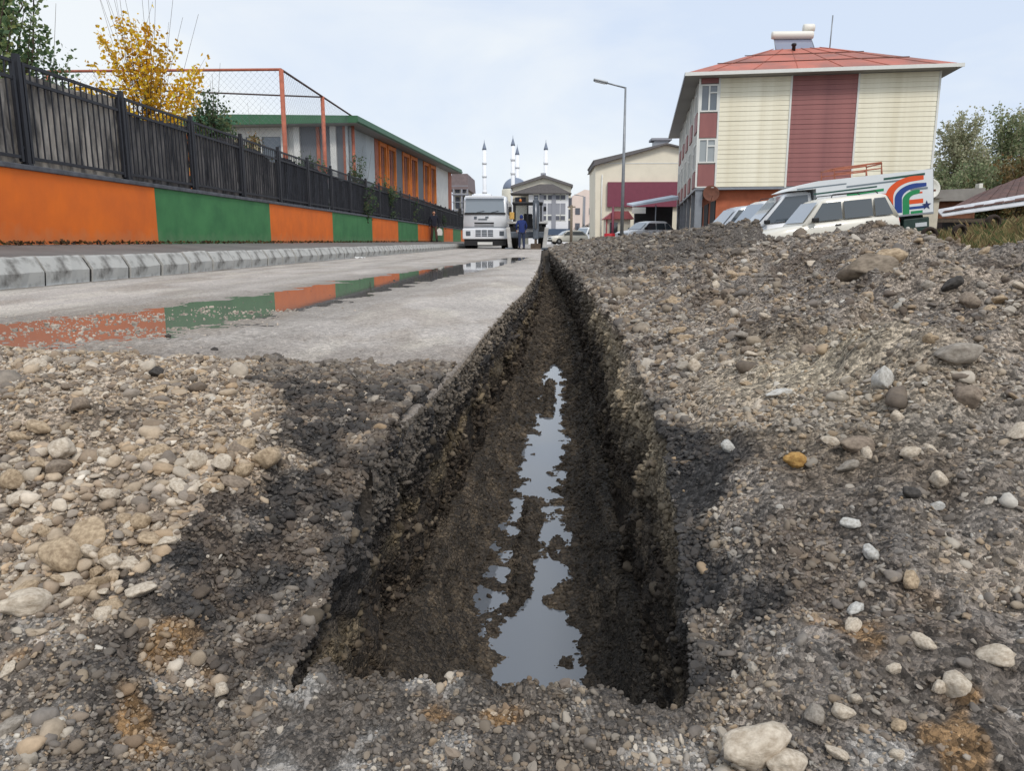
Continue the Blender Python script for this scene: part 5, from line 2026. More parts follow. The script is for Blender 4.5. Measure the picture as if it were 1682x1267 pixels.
        hm_.tube([(wx * k, (wy - .04) * k, (wz - .03) * k), ((wx - s * .01) * k, (wy - .07) * k, (wz - .07) * k), ((wx - s * .02) * k, (wy - .07) * k, (wz - .105) * k)], .010 * k, 6)
        hm_.build('hand', 'skin', t)
        MB().bevbox((s * .11 - .05) * k, (s * .11 + .05) * k, (ft - .19) * k, (ft + .08) * k, 0, .10 * k, .035).build('shoe', 'shoe', t)
    return t


pw = P(857, 407, 41.6)
person('worker in blue hooded jacket and jeans standing beside the backhoe loader', (pw.x, 41.6, .012), math.pi + .25, 'cloth_blue', 'cloth_jeans',
       (0.0, -.16, .95), (0.0, -.2, .98), .04, -.05, lean=.10, hood=True, h=1.78)
pq = P(706, 396, 44.8)
person('person in dark jacket and brown trousers walking on the pavement past the painted wall', (pq.x + .25, 44.8, .41), .35, 'cloth_navy', 'cloth_brown',
       (0.0, .12, .84), (.06, -.02, .78), .22, -.24, lean=.02, h=1.74)
bg = thing('carrier_bag', 'white carrier bag in the hand of the person on the pavement', 'bag', (pq.x + .25 + .33, 44.75, .41 + .36))
MB().prism([(-.15, .0), (.15, .0), (.17, .16), (.13, .34), (.0, .40), (-.13, .34), (-.17, .16)], -.06, .06, 'y').build('bag', 'bag_white', bg)
MB().tube([(-.06, 0, .36), (0, 0, .42), (.06, 0, .36)], .008, 5).build('handle', 'bag_white', bg)
# scrap of white paper by the kerb
pp_ = P(590, 423, 19.5)
sc = MB()
for i in range(5):
    for j in range(3):
        pass
V_ = []
for j in range(4):
    for i in range(6):
        V_.append((pp_.x + .05 * i - .13 + random.gauss(0, .006), 19.5 + .045 * j, .018 + random.uniform(0, .045)))
sc.add(V_, [(j * 6 + i, j * 6 + i + 1, (j + 1) * 6 + i + 1, (j + 1) * 6 + i) for j in range(3) for i in range(5)])
tag(sc.build('paper_scrap', 'plate'), 'crumpled white paper lying on the road near the kerb', 'litter')
for (px, py, s, lab) in ((354, 584, .020, 'black asphalt lump on the road, larger of a pair'), (326, 591, .014, 'small black asphalt lump just left of the larger one on the road'),
                         (277, 559, .014, 'black asphalt lump at the edge of the puddle reflection')):
    v = (633.5 - py)
    D_ = EYE / ((FPX * ST - v * CT) / (FPX * CT + v * ST))
    q = P(px, py, D_ * .9995)
    tag(put_stone('asphalt_lump', (q.x, q.y, .006), s, (1.2, .8, .6), 3, 'stone_dark', (0, 0, random.random() * 6), None, .1), lab, 'rubble')

# ------------------------------------------------------------------ clad apartment house on the right
mat('clad_cream', srgb(248, 243, 222), rough=.55, col2=srgb(226, 218, 192), scale=.9, stretch=(1, 1, .35))
mat('clad_maroon', srgb(158, 102, 98), rough=.55, col2=srgb(138, 88, 86), scale=.9, stretch=(1, 1, .35))
mat('trim_white', srgb(226, 226, 220), rough=.5, var=.06)
mat('render_white', srgb(206, 204, 196), rough=.8, var=.15, scale=.8)
mat('roof_red', srgb(190, 108, 88), rough=.6, col2=srgb(146, 96, 84), scale=.35, cmin=.42, cmax=.62)
mat('brick_orange', srgb(196, 112, 80), rough=.85, var=.25, scale=2.5)
mat('shop_dark', srgb(70, 70, 74), rough=.7, var=.3)
mat('metal_grey', srgb(150, 154, 160), rough=.45, metal=.5, var=.15)
mat('galvanised', srgb(148, 152, 156), rough=.5, metal=.6, var=.2, scale=5)
mat('rust', srgb(116, 74, 58), rough=.85, var=.35, scale=4)
mat('tank_white', srgb(228, 226, 216), rough=.45)
glass_mat('solar_glass', (.22, .24, .32), .06)
glass_mat('pane_light', (.30, .33, .34), .08)
DA = 41.8
A = P(1142, 300, DA)
ZG = .35
RA = math.radians(-7.2)
house = thing('apartment_house', 'three-storey house clad in cream and maroon boards with a red hipped roof', 'building', (A.x, DA, ZG), (0, 0, RA))
ZE = P(1142, 128, DA).z - ZG          # eaves
ZJ = P(1135, 308, DA).z - ZG          # underside of the upper storeys
XB_ = [0, 1.02, 4.52, 7.72, 11.45]
HD = 23.0
MB().box(.06, XB_[-1] - .02, .10, HD, ZJ, ZE).build('upper_wall', 'render_white', house)
MB().box(1.15, XB_[-1] - .3, .5, HD - .5, -.6, ZJ - .002).build('ground_floor', 'brick_orange', house)
MB().box(.02, XB_[-1], .02, HD, ZJ - .12, ZJ - .004).build('floor_slab', 'metal_grey', house)


def board_col(x0, x1, z0, z1, m_):
    n = int(round((z1 - z0) / .235))
    h = (z1 - z0) / n
    me = None
    for k in range(n):
        if me is None:
            o = MB().prism([(.10, 0), (.026, .004), (.040, h - .006), (.10, h - .002)], x0 + .045, x1 - .045, 'x').build('cladding_board', m_, house, loc=(0, 0, z0))
            me = o.data
        else:
            link('cladding_board', me, house, loc=(0, random.gauss(0, .003), z0 + h * k))


board_col(XB_[1], XB_[2], ZJ + .02, ZE - .03, 'clad_cream')
board_col(XB_[2], XB_[3], ZJ + .02, ZE - .03, 'clad_maroon')
board_col(XB_[3], XB_[4], ZJ + .02, ZE - .03, 'clad_cream')
for x in XB_[1:]:
    MB().box(x - .045, x + .045, -.005, .12, ZJ - .05, ZE - .02).build('corner_trim', 'trim_white', house)


def pane_window(parent, x0, x1, z0, z1, y=0.0, split=.5, face='y', glass='pane_light'):
    m_ = MB()

    def bx_(a, b, c, d, y0, y1):
        if face == 'y':
            m_.box(a, b, y + y0, y + y1, c, d)
        else:
            m_.box(y + y0, y + y1, a, b, c, d)
    f = .07
    bx_(x0, x0 + f, z0, z1, -.04, .08)
    bx_(x1 - f, x1, z0, z1, -.04, .08)
    bx_(x0 + f, x1 - f, z1 - f, z1, -.04, .08)
    bx_(x0 + f, x1 - f, z0, z0 + f, -.04, .08)
    xm = x0 + (x1 - x0) * split
    bx_(xm - f / 2, xm + f / 2, z0 + f, z1 - f, -.04, .08)
    if (z1 - z0) > 1.1:
        bx_(xm + f / 2, x1 - f, z1 - (z1 - z0) * .30 - f / 2, z1 - (z1 - z0) * .30 + f / 2, -.04, .08)
    o = m_.build('window', 'trim_white', parent)
    g_ = MB()
    if face == 'y':
        g_.box(x0 + f, x1 - f, y + .02, y + .04, z0 + f, z1 - f)
    else:
        g_.box(y + .02, y + .04, x0 + f, x1 - f, z0 + f, z1 - f)
    g_.build('pane', glass, o)
    return o


def zpx(py):
    return P(1150, py, DA).z - ZG


# stair bay at the left corner of the front
zz_ = [zpx(308), zpx(270), zpx(268), zpx(228), zpx(226), zpx(186), zpx(184), zpx(139), zpx(137), ZE - .02]
MB().box(.10, .95, -.0, .098, zz_[0] + .05, zz_[1]).build('bay_panel', 'clad_maroon', house)
pane_window(house, .08, .97, zz_[2], zz_[3])
MB().box(.10, .95, -.0, .098, zz_[4], zz_[5]).build('bay_panel', 'clad_maroon', house)
pane_window(house, .08, .97, zz_[6], zz_[7], glass='window_glass')
MB().box(.10, .95, -.0, .098, zz_[8], zz_[9]).build('bay_panel', 'clad_maroon', house)
MB().box(-.01, .08, -.03, .09, zz_[0], ZE - .03).build('corner_trim', 'trim_white', house)
MB().box(.08, .97, -.02, .097, zz_[0] - .02, zz_[0] + .05).build('bay_sill', 'trim_white', house)
# street side of the house (local x = 0)
for k in range(5):
    y0 = 1.0 + k * 4.4
    for z0 in (ZJ + .9, ZJ + 3.9):
        pane_window(house, y0, y0 + 1.7, z0, z0 + 1.45, y=.03, face='x', glass='window_glass')
    MB().box(.0, .058, y0 - .2, y0 + 1.9, ZJ + .05, ZJ + .85).build('side_panel', 'clad_maroon', house)
    MB().box(.0, .058, y0 - .2, y0 + 1.9, ZJ + 2.95, ZJ + 3.85).build('side_panel', 'clad_maroon', house)
    MB().box(1.10, 1.148, y0 - .4, y0 + 2.4, .0, ZJ - .6).build('shop_front', 'shop_dark', house)
    MB().box(.08, .30, y0 + 3.0, y0 + 3.25, -.5, ZJ - .125).build('column', 'metal_grey', house)
MB().box(.05, .4, .1, .45, -.5, ZJ - .125).build('column', 'metal_grey', house)
# roof
ov = .75
x0, x1, y0, y1 = -ov, XB_[-1] + ov, -ov, HD + ov
rz = P(1320, 86, DA + 6.5).z - ZG
zr0 = ZE + .12
rp = [(x0, y0, zr0), (x1, y0, zr0), (x1, y1, zr0), (x0, y1, zr0), (4.2, 6.2, rz - .05), (7.2, 6.2, rz), (7.2, 16, rz), (4.2, 16, rz - .05)]
rf = MB().add(rp, [(0, 1, 5, 4), (1, 2, 6, 5), (2, 3, 7, 6), (3, 0, 4, 7), (4, 5, 6, 7), (3, 2, 1, 0)]).build('roof', 'roof_red', house)
for k in range(6):      # standing seams up the front slope
    f = (k + .5) / 6
    a_ = Vector((x0 + (x1 - x0) * f, y0 + .02, zr0 + .02))
    b_ = Vector((4.2 + 3.0 * f, 6.15, rz + .0))
    MB().tube([a_, b_], .018, 4).build('seam', 'roof_red', rf)
for f in (.35, .68):
    MB().tube([(x0 + (4.2 - x0) * f, y0 + (6.2 - y0) * f - .02, zr0 + (rz - zr0) * f + .02), (x1 + (7.2 - x1) * f, y0 + (6.2 - y0) * f - .02, zr0 + (rz - zr0) * f + .02)], .022, 4).build('sheet_lap', 'rust', rf)
MB().box(x0 - .02, x1 + .02, y0 - .03, y0 + .02, zr0 - .14, zr0 + .03).build('fascia', 'trim_white', house)
MB().box(x0 - .03, x0 + .02, y0 + .025, y1, zr0 - .14, zr0 + .03).build('fascia', 'metal_grey', house)
MB().box(x0 + .03, x1 - .03, y0 + .03, y1 - .03, zr0 - .13, zr0 - .10).build('soffit', 'soffit', house)


def on_house(px, py, D):
    q = P(px, py, D) - Vector((A.x, DA, ZG))
    c, s = math.cos(-RA), math.sin(-RA)
    return Vector((q.x * c - q.y * s, q.x * s + q.y * c, q.z))


D6 = DA + 6.0
q = on_house(1303, 84, D6)
heater = thing('solar_water_heater', 'solar panel with white water tank above it on the red roof', 'solar heater', (0, 0, 0))
heater.parent = None
hp = P(1303, 83, D6)
heater.location = hp
s_ = D6 / 1286.0
MB().add([(-27 * s_, 0, .05), (33 * s_, 0, .05), (31 * s_, .5, 20 * s_), (-27 * s_, .5, 20 * s_)], [(0, 1, 2, 3)]).build('solar_panel', 'solar_glass', heater)
MB().tube([(-27 * s_, -.02, .05), (33 * s_, -.02, .05), (31 * s_, .5, 20 * s_), (-27 * s_, .5, 20 * s_), (-27 * s_, -.02, .05)], .03, 5).build('panel_frame', 'metal_grey', heater)
M = Matrix.Translation((-31 * s_, .5, 26 * s_)) @ Matrix.Rotation(math.pi / 2, 4, 'Y') @ Matrix.Rotation(0, 4, 'Z')
MB().lathe([(.05, 0), (.2, .02), (.22, .1), (.22, 62 * s_), (.2, 64 * s_), (.05, 65 * s_)], 18, M).build('tank', 'tank_white', heater)
MB().tube([(-22 * s_, .6, .0), (-22 * s_, .55, 22 * s_)], .03, 5).tube([(26 * s_, .6, 0), (26 * s_, .55, 22 * s_)], .03, 5).box(-24 * s_, 30 * s_, .5, .75, -.1, .04).build('stand', 'metal_grey', heater)
tk = thing('water_tank', 'small white barrel tank above the solar heater on the red roof', 'tank', P(1327, 52, D6 + .8))
M = Matrix.Translation((-8 * s_, 0, 5.5 * s_)) @ Matrix.Rotation(math.pi / 2, 4, 'Y')
MB().lathe([(.04, 0), (.20, .02), (.235, .06), (.235, 16 * s_), (.2, 17.5 * s_), (.04, 18 * s_)], 18, M).build('barrel', 'tank_white', tk)
MB().tube([(-5 * s_, 0, 0), (-5 * s_, .1, -1.5)], .03, 5).tube([(5 * s_, 0, 0), (5 * s_, .1, -1.5)], .03, 5).build('stand', 'metal_grey', tk)
ch = thing('stove_pipe', 'short black stove pipe on the red roof in front of the solar panel', 'chimney', P(1303, 92, DA + 4.6))
MB().lathe([(.10, -.4), (.10, .55), (.14, .56), (.14, .66), (.10, .68)], 12).build('pipe', 'black_plastic', ch)
an = thing('antenna_mast', 'thin antenna mast on the ridge of the red roof', 'antenna', P(1362, 86, DA + 7))
MB().tube([(0, 0, -.3), (.06, 0, 54 * (DA + 7) / 1286)], .035, 6).build('mast', 'galvanised', an)
MB().lathe([(.12, -.3), (.10, -.1), (.05, 0)], 10).build('foot', 'galvanised', an)
dish = thing('satellite_dish', 'rusty satellite dish under the jutting corner of the clad house', 'satellite dish', P(1168, 318, DA - .2))
M = Matrix.Rotation(math.radians(78), 4, 'X') @ Matrix.Rotation(0, 4, 'Z')
MB().lathe([(.01, -.10), (.2, -.075), (.36, -.02), (.43, .04), (.42, .05), (.34, -.005), (.18, -.06), (.01, -.085)], 20, M).build('reflector', 'rust', dish)
MB().tube([(0, .1, 0), (0, .7, .25)], .03, 6).build('bracket', 'rust', dish)
MB().tube([(0, 0, -.4), (0, -.45, -.1)], .015, 5).build('feed_arm', 'rust', dish)

# ------------------------------------------------------------------ beige building beyond it, with a maroon board
mat('stucco_beige', srgb(242, 234, 214), rough=.85, var=.12, scale=.5)
mat('stucco_pink', srgb(234, 216, 206), rough=.85, var=.1, scale=.5)
mat('sign_maroon', srgb(132, 66, 84), rough=.6, var=.1)
mat('kiosk_red', srgb(164, 88, 92), rough=.6, var=.15)
mat('roof_grey', srgb(110, 106, 106), rough=.7, var=.2)
mat('awning_blue', srgb(196, 208, 220), rough=.6, var=.1)
mat('far_white', srgb(232, 232, 234), rough=.8, var=.08, scale=.3)
mat('far_cream', srgb(228, 222, 204), rough=.8, var=.08, scale=.3)
mat('far_grey', srgb(150, 152, 160), rough=.8, var=.1, scale=.3)
mat('far_dark', srgb(92, 94, 104), rough=.6)
DM = 74.0


def far_thing(name, label, cat, D, px0):
    b_ = P(px0, 396, D)
    return thing(name, label, cat, (b_.x, D, 0)), b_


be, b0 = far_thing('beige_building', 'beige gable-ended building with a maroon board on its front, left of the clad house', 'building', DM, 978)


def L2(px, py, D, o):
    q_ = P(px, py, D)
    return (q_.x - o.x, q_.z)


g = [L2(978, 386, DM, b0), L2(1150, 386, DM, b0), L2(1150, 252, DM, b0), L2(1094, 238, DM, b0), L2(978, 265, DM, b0)]
g[0] = (g[0][0], -.1)
g[1] = (g[1][0], -.1)
MB().prism(g, 0, 9, 'y').build('wall', 'stucco_beige', be)
ra, rb, rc = L2(974, 264, DM, b0), L2(1094, 235.5, DM, b0), L2(1155, 250, DM, b0)
MB().prism([ra, rb, rc, (rc[0], rc[1] - .12), (rb[0], rb[1] - .14), (ra[0], ra[1] - .5), (ra[0] + .1, ra[1] - .5), (ra[0] + .12, ra[1] - .16)], -.5, 9.3, 'y').build('roof', 'roof_grey', be)
s0, s1 = L2(997, 340, DM, b0), L2(1125, 299, DM, b0)
MB().box(s0[0], s1[0], -.35, -.02, s0[1], s1[1]).build('maroon_board', 'sign_maroon', be)
hz_ = L2(1000, 268, DM, b0)[1]
MB().box(.1, g[1][0], -.03, -.004, hz_ - .05, hz_ + .03).build('band', 'trim_white', be)
u0, u1 = L2(1080, 236, DM, b0), L2(1104, 222, DM, b0)
MB().box(u0[0], u1[0], 2, 3.6, u0[1] - .6, u1[1] - .2).build('roof_unit', 'metal_grey', be)
MB().box(u0[0] - .3, u1[0] + .3, 1.8, 3.8, u1[1] - .2, u1[1]).build('roof_unit_lid', 'far_grey', be)
MB().tube([(.5, -.1, .2), (.5, -.1, 6.5)], .07, 6).build('downpipe', 'trim_white', be)
# awning with shop below
DW = 62.0
aw, a0 = far_thing('shop_awning', 'pale sloping shop awning on thin posts in front of the beige building', 'awning', DW, 1035)
q0, q1 = L2(1035, 338, DW, a0), L2(1112, 324, DW, a0)
MB().add([(q0[0], -1.6, q0[1]), (q1[0], -1.6, q1[1]), (q1[0], 2.5, q1[1] + .3), (q0[0], 2.5, q0[1] + .3), (q0[0], -1.6, q0[1] - .12), (q1[0], -1.6, q1[1] - .25), (q1[0], 2.5, q1[1] + .1), (q0[0], 2.5, q0[1] + .18)],
         [(0, 1, 2, 3), (7, 6, 5, 4), (0, 4, 5, 1), (1, 5, 6, 2), (2, 6, 7, 3), (3, 7, 4, 0)]).build('canopy', 'awning_blue', aw)
for x in (q0[0] + .2, (q0[0] + q1[0]) / 2, q1[0] - .15):
    MB().tube([(x, -1.4, 0), (x, -1.4, q0[1] - .02)], .05, 6).build('post', 'metal_grey', aw)
MB().box(q0[0] + .6, q1[0], 1.8, 2.2, 0, q0[1]).build('shop_front', 'shop_dark', aw)
sg0 = L2(1034, 352, DW, a0)
sg1 = L2(1056, 342, DW, a0)
MB().box(sg0[0], sg1[0], -1.75, -1.62, sg0[1], sg1[1]).build('sign_board', 'trim_white', aw)
# red kiosk
DK = 60.0
ki, k0 = far_thing('kiosk', 'small kiosk with a red roof beside the lamp post', 'kiosk', DK, 992)
e0, e1, e2 = L2(991, 360, DK, k0), L2(1041, 360, DK, k0), L2(1025, 347, DK, k0)
MB().prism([e0, e1, (e2[0] + .3, e2[1]), (e2[0] - .8, e2[1])], -.3, 2.6, 'y').build('roof', 'kiosk_red', ki)
MB().box(e0[0] + .2, e1[0] - .25, 0, 2.3, 0, e0[1] - .005).build('wall', 'far_cream', ki)
MB().box(e0[0] + .5, e1[0] - 1.2, -.03, -.002, .9, e0[1] - .25).build('window', 'window_dark', ki)
MB().box(e0[0] + .2, e0[0] + .30, -.12, -.003, 0, e0[1]).build('corner_post', 'kiosk_red', ki)
rbk = thing('red_drum', 'red drum standing at the foot of the kiosk', 'drum', (P(1001, 396, 58).x, 58, 0))
MB().lathe([(.38, 0), (.4, .03), (.4, .42), (.42, .45), (.4, .48), (.4, .95), (.38, 1.0), (.3, 1.0)], 16).build('drum', mat('red_paint', srgb(206, 40, 52), rough=.5, var=.15), rbk)
rp_ = thing('red_post', 'thin dark red post rising from the kiosk to the maroon board', 'post', (P(1004, 396, 60.5).x, 60.3, 0))
MB().tube([(0, -.75, 0), (0, -.75, P(1004, 340, 60).z)], .09, 8).build('pole', 'sign_maroon', rp_)
MB().box(-.16, .16, -.9, -.6, 0, .06).build('base_plate', 'sign_maroon', rp_)

# ------------------------------------------------------------------ far blocks
def windows_grid(par, x_list, z_list, w_, h_, y=-.02, m_='far_dark', name='window'):
    me = None
    for x in x_list:
        for z in z_list:
            if me is None:
                o = MB().box(0, w_, y - .06, y, 0, h_).build(name, m_, par, loc=(x, 0, z))
                me = o.data
            else:
                link(name, me, par, loc=(x, 0, z))


DP = 150.0
pk, k0 = far_thing('pink_block', 'pale pink apartment block far off, left of the beige building', 'building', DP, 936)
x0, z1 = L2(940, 322, DP, k0)
x1 = L2(980, 322, DP, k0)[0]
zt_ = L2(955, 314, DP, k0)[1]
MB().prism([(x0, 0), (x1, 0), (x1, zt_), ((x0 + x1) / 2, zt_ + .3), (x0, z1)], 0, 14, 'y').build('wall', 'stucco_pink', pk)
MB().box(x0 + 2.2, x0 + 2.5, -.06, -.01, 0, zt_ - 1).build('drain_line', 'far_grey', pk)
windows_grid(pk, [x0 + .6, x0 + 3.2], [3.2, 6.2, 9.0] if zt_ > 10 else [2.6, 5.4], .9, 1.2)

DG = 118.0
ga, k0 = far_thing('apartment_block', 'cream apartment block with a wide gable behind the digger', 'building', DG, 838)
p_ = [L2(842, 396, DG, k0), L2(938, 396, DG, k0), L2(938, 304, DG, k0), L2(893, 289, DG, k0), L2(842, 306, DG, k0)]
p_[0], p_[1] = (p_[0][0], 0), (p_[1][0], 0)
MB().prism(p_, 0, 16, 'y').build('wall', 'far_cream', ga)
e0, e1, e2 = L2(839, 305.5, DG, k0), L2(893, 287.5, DG, k0), L2(941, 303.5, DG, k0)
MB().prism([e0, e1, e2, (e2[0], e2[1] - .35), (e1[0], e1[1] - .4), (e0[0], e0[1] - .35)], -.6, 16.4, 'y').build('roof', 'roof_grey', ga)
MB().box(L2(888, 290, DG, k0)[0], L2(897, 290, DG, k0)[0], 3, 4, e1[1] - .4, e1[1] + .55).build('chimney', 'far_grey', ga)
zf_ = [L2(850, y_, DG, k0)[1] for y_ in (331, 350, 368)]
windows_grid(ga, [L2(x_, 350, DG, k0)[0] for x_ in (930.5,)], [z - .8 for z in zf_], .75, 1.3)
windows_grid(ga, [L2(x_, 350, DG, k0)[0] for x_ in (846, 856)], [zf_[0] - .6], .7, 1.2)
DH = 112.0
wb, k0 = far_thing('white_block', 'white block with low grey roof in front of the gabled block', 'building', DH, 838)
a0_, a1_ = L2(868, 396, DH, k0)[0], L2(933, 396, DH, k0)[0]
zt_ = L2(900, 319, DH, k0)[1]
MB().box(a0_, a1_, 0, 5, 0, zt_).build('wall', 'far_white', wb)
rr = [L2(838, 318, DH, k0), L2(939, 318, DH, k0), L2(908, 303, DH, k0), L2(886, 303, DH, k0)]
MB().prism(rr, -.8, 5.6, 'y').build('roof', 'roof_grey', wb)
zf_ = [L2(850, y_, DH, k0)[1] for y_ in (328, 362)]
for x_ in (886, 906):
    xx_ = L2(x_, 350, DH, k0)[0]
    MB().box(xx_, xx_ + .6, -.12, -.002, .0, zt_ - .05).build('grey_strip', 'far_grey', wb)
for x_ in (877, 890, 900, 912, 921):
    xx_ = L2(x_, 350, DH, k0)[0]
    for z in zf_:
        f_ = MB().box(xx_ - .1, xx_ + .75, -.05, -.002, z - .1, z + .8).build('window', 'trim_white', wb)
        MB().box(xx_, xx_ + .62, -.07, -.052, z, z + .62).build('pane', 'far_dark', f_)
    MB().box(xx_ - .05, xx_ + .65, -.04, -.002, L2(850, 356, DH, k0)[1], L2(850, 334, DH, k0)[1]).build('balcony_strip', 'far_grey', wb)
sh0, sh1 = L2(896, 386, DH, k0), L2(938, 376, DH, k0)
MB().box(sh0[0], sh1[0], -.4, -.13, sh0[1], sh1[1]).build('shop_band', mat('shop_blue', srgb(70, 86, 108), rough=.5), wb)

# house behind the school end
DS = 84.0
hs, k0 = far_thing('grey_house', 'grey-roofed house with balcony seen past the end of the school', 'building', DS, 744)
c0, c1 = L2(744, 310, DS, k0), L2(767, 286, DS, k0)
MB().box(c0[0], c1[0] - .2, 0, 8, 0, c0[1]).build('wall', 'far_cream', hs)
MB().prism([(c0[0] - .6, c0[1] - .1), (c1[0] + .2, c0[1] - .1), (c1[0] + .1, c1[1]), (c0[0], c1[1])], -.6, 8.5, 'y').build('roof', mat('roof_brown', srgb(132, 118, 118), rough=.8, var=.2), hs)
zb_ = [L2(750, y_, DS, k0)[1] for y_ in (319, 345)]
for z in zb_:
    MB().box(c0[0], c1[0] + .2, -1.2, -.003, z - .15, z).build('balcony_floor', 'far_grey', hs)
    MB().box(c0[0], c1[0] + .2, -1.2, -1.14, z + .75, z + .82).build('balcony_rail', 'far_grey', hs)
for x in (c0[0] + .1, (c0[0] + c1[0]) / 2 + .2, c1[0] + .05):
    MB().box(x, x + .16, -1.1, -.94, 0, c0[1] - .11).build('balcony_post', 'far_grey', hs)
windows_grid(hs, [c0[0] + .25, c0[0] + .95], [z + .15 for z in zb_], .45, 1.2)

# ------------------------------------------------------------------ mosque
DQ = 240.0
mat('minaret_white', srgb(240, 242, 246), rough=.7)
mat('lead_grey', srgb(122, 132, 150), rough=.6)
mq, k0 = far_thing('mosque_dome', 'grey mosque dome on a pale drum beyond the apartment blocks', 'mosque', DQ, 846)
rpx = DQ / 1286
R_ = 20 * rpx
zc_ = L2(846, 311, DQ, k0)[1]
MB().lathe([(R_ * math.cos(t_ * math.pi / 20) + .01, zc_ + R_ * .92 * math.sin(t_ * math.pi / 20)) for t_ in range(11)], 24).build('dome', 'lead_grey', mq)
MB().lathe([(R_ * 1.08, 0), (R_ * 1.08, zc_ - .3), (R_ * 1.02, zc_)], 24).build('drum', 'far_cream', mq)
MB().tube([(0, 0, zc_ + R_ * .9), (0, 0, zc_ + R_ * 1.1)], .15, 6).build('finial', 'lead_grey', mq)
for (px, top, D_, lab) in ((796.5, 229, 240.0, 'leftmost white minaret, above the lorry cab'), (842.5, 222, 228.0, 'tallest-looking white minaret, standing before the dome'),
                           (849.5, 237, 252.0, 'white minaret partly hidden behind the one before the dome'), (895.5, 229, 240.0, 'rightmost white minaret, above the gabled block')):
    mn, k0 = far_thing('minaret', lab, 'minaret', D_, px)
    mn['group'] = 'minarets of the mosque'
    Ht = P(px, top, D_).z
    sc_ = D_ / 240.0
    rr = .60 * sc_
    zcone = Ht - 16 * D_ / 1286
    MB().lathe([(rr * 1.6, 0), (rr * 1.6, 5), (rr * 1.15, 6.5), (rr * 1.1, zcone * .5), (rr, zcone * .52), (rr, zcone)], 12).build('shaft', 'minaret_white', mn)
    MB().lathe([(rr * 1.15, zcone), (rr * .9, zcone + .6), (rr * .15, Ht - .8), (.03, Ht)], 12).build('spire', 'lead_grey', mn)
    for f in (.55, .72, .86):
        MB().lathe([(rr * 1.1, zcone * f - .5), (rr * 1.25, zcone * f), (rr * 1.25, zcone * f + .3), (rr * 1.1, zcone * f + .36)], 12).build('balcony', 'minaret_white', mn)

# ------------------------------------------------------------------ street lamps
def lamp(px_base, px_top, py_top, D, arm_px, py_arm, label, r=.075):
    b_ = P(px_base, 396, D)
    H_ = P(px_top, py_top, D).z
    t = thing('street_lamp', label, 'street lamp', (b_.x, D, 0), group='street lamps along the road')
    MB().tube([(0, 0, -.05), (0, 0, H_ * .5), (0, 0, H_)], [r * 1.25, r, r * .6], 10).build('pole', 'galvanised', t)
    MB().lathe([(.2, 0), (.2, .03), (r * 1.4, .05), (r * 1.4, .4)], 10).build('base', 'galvanised', t)
    q_ = P(arm_px, py_arm, D)
    ex, ez = q_.x - P(px_top, py_arm, D).x, q_.z
    MB().tube([(0, 0, H_ - .03), (ex * .75, 0, H_ + (ez - H_) * .75)], r * .5, 8).build('arm', 'galvanised', t)
    a_ = math.atan2(ez - H_, -ex)
    M = Matrix.Translation((ex * .86, 0, H_ + (ez - H_) * .86)) @ Matrix.Rotation(a_, 4, 'Y')
    hd_ = MB().bevbox(-.34, .34, -.13, .13, -.05, .06, .04, M).build('lamp_head', 'galvanised', t)
    MB().bevbox(-.26, .22, -.1, .1, -.07, -.045, .008, M).build('lens', 'lamp_glass', hd_)
    return t


lamp(1021, 1027, 143, 38.0, 979, 132, 'nearest tall grey street lamp with a single arm, left of the clad house')
lamp(1030, 1031, 265, 76.0, 1001, 260, 'second grey street lamp, in front of the maroon board', r=.09)
lamp(957, 957, 322, 120.0, 944, 320, 'distant street lamp in front of the pink block', r=.09)

# pole by the digger
pb = thing('wooden_pole', 'grey wooden pole standing at the roadside just right of the digger', 'pole', (P(938, 396, 70).x, 70, 0))
MB().tube([(0, 0, -.1), (0, 0, P(938, 337, 70).z)], [.13, .11], 8).build('pole', 'bark_pale', pb)
MB().box(-.35, .35, -.05, .05, P(938, 341, 70).z, P(938, 339, 70).z).build('crossarm', 'bark_pale', pb)

# ------------------------------------------------------------------ right-hand back lots: sheds, tyres, weeds, trees
mat('shed_wall', srgb(206, 198, 180), rough=.85, var=.15)
mat('shed_roof', srgb(150, 146, 140), rough=.8, var=.25, scale=1.5)
mat('rusty_sheet', srgb(112, 82, 74), rough=.8, col2=srgb(84, 64, 60), scale=1.2, stretch=(4, .6, 1))
mat('old_brick', srgb(142, 96, 72), rough=.9, var=.4, scale=4)
mat('pale_sheet', srgb(206, 208, 212), rough=.6, var=.25, scale=2)
DD = 34.0
hut = thing('hut', 'small beige hut with a flat grey roof beside the box truck', 'hut', (P(1500, 396, DD).x, DD, 0))
o_ = hut.location
x0, x1 = P(1500, 350, DD).x - o_.x, P(1541, 350, DD).x - o_.x
zt_ = P(1520, 326, DD).z
MB().box(x0, x1, 0, 3, .8, zt_).build('wall', 'shed_wall', hut)
MB().box(x0 - .1, x1 + .12, -.15, 3.1, zt_ + .003, zt_ + .12).build('roof', 'shed_roof', hut)
d2 = thing('satellite_dish', 'white round satellite dish on the beige hut', 'satellite dish', P(1527, 310, DD - .25))
M = Matrix.Rotation(math.radians(84), 4, 'X')
MB().lathe([(.01, -.10), (.2, -.075), (.36, -.02), (.42, .04), (.41, .05), (.34, -.005), (.18, -.06), (.01, -.085)], 22, M).build('reflector', 'tank_white', d2)
MB().tube([(0, .1, 0), (0, .35, -.45)], .03, 6).build('bracket', 'galvanised', d2)
MB().tube([(.0, 0, -.36), (.0, -.4, -.1)], .015, 5).bevbox(-.05, .05, -.45, -.35, -.13, -.05, .01).build('feed_arm', 'rust', d2)
DE = 44.0
gs = thing('grey_shed', 'long low shed with a flat grey roof below the trees', 'shed', (P(1540, 396, DE).x, DE, 0))
o_ = gs.location
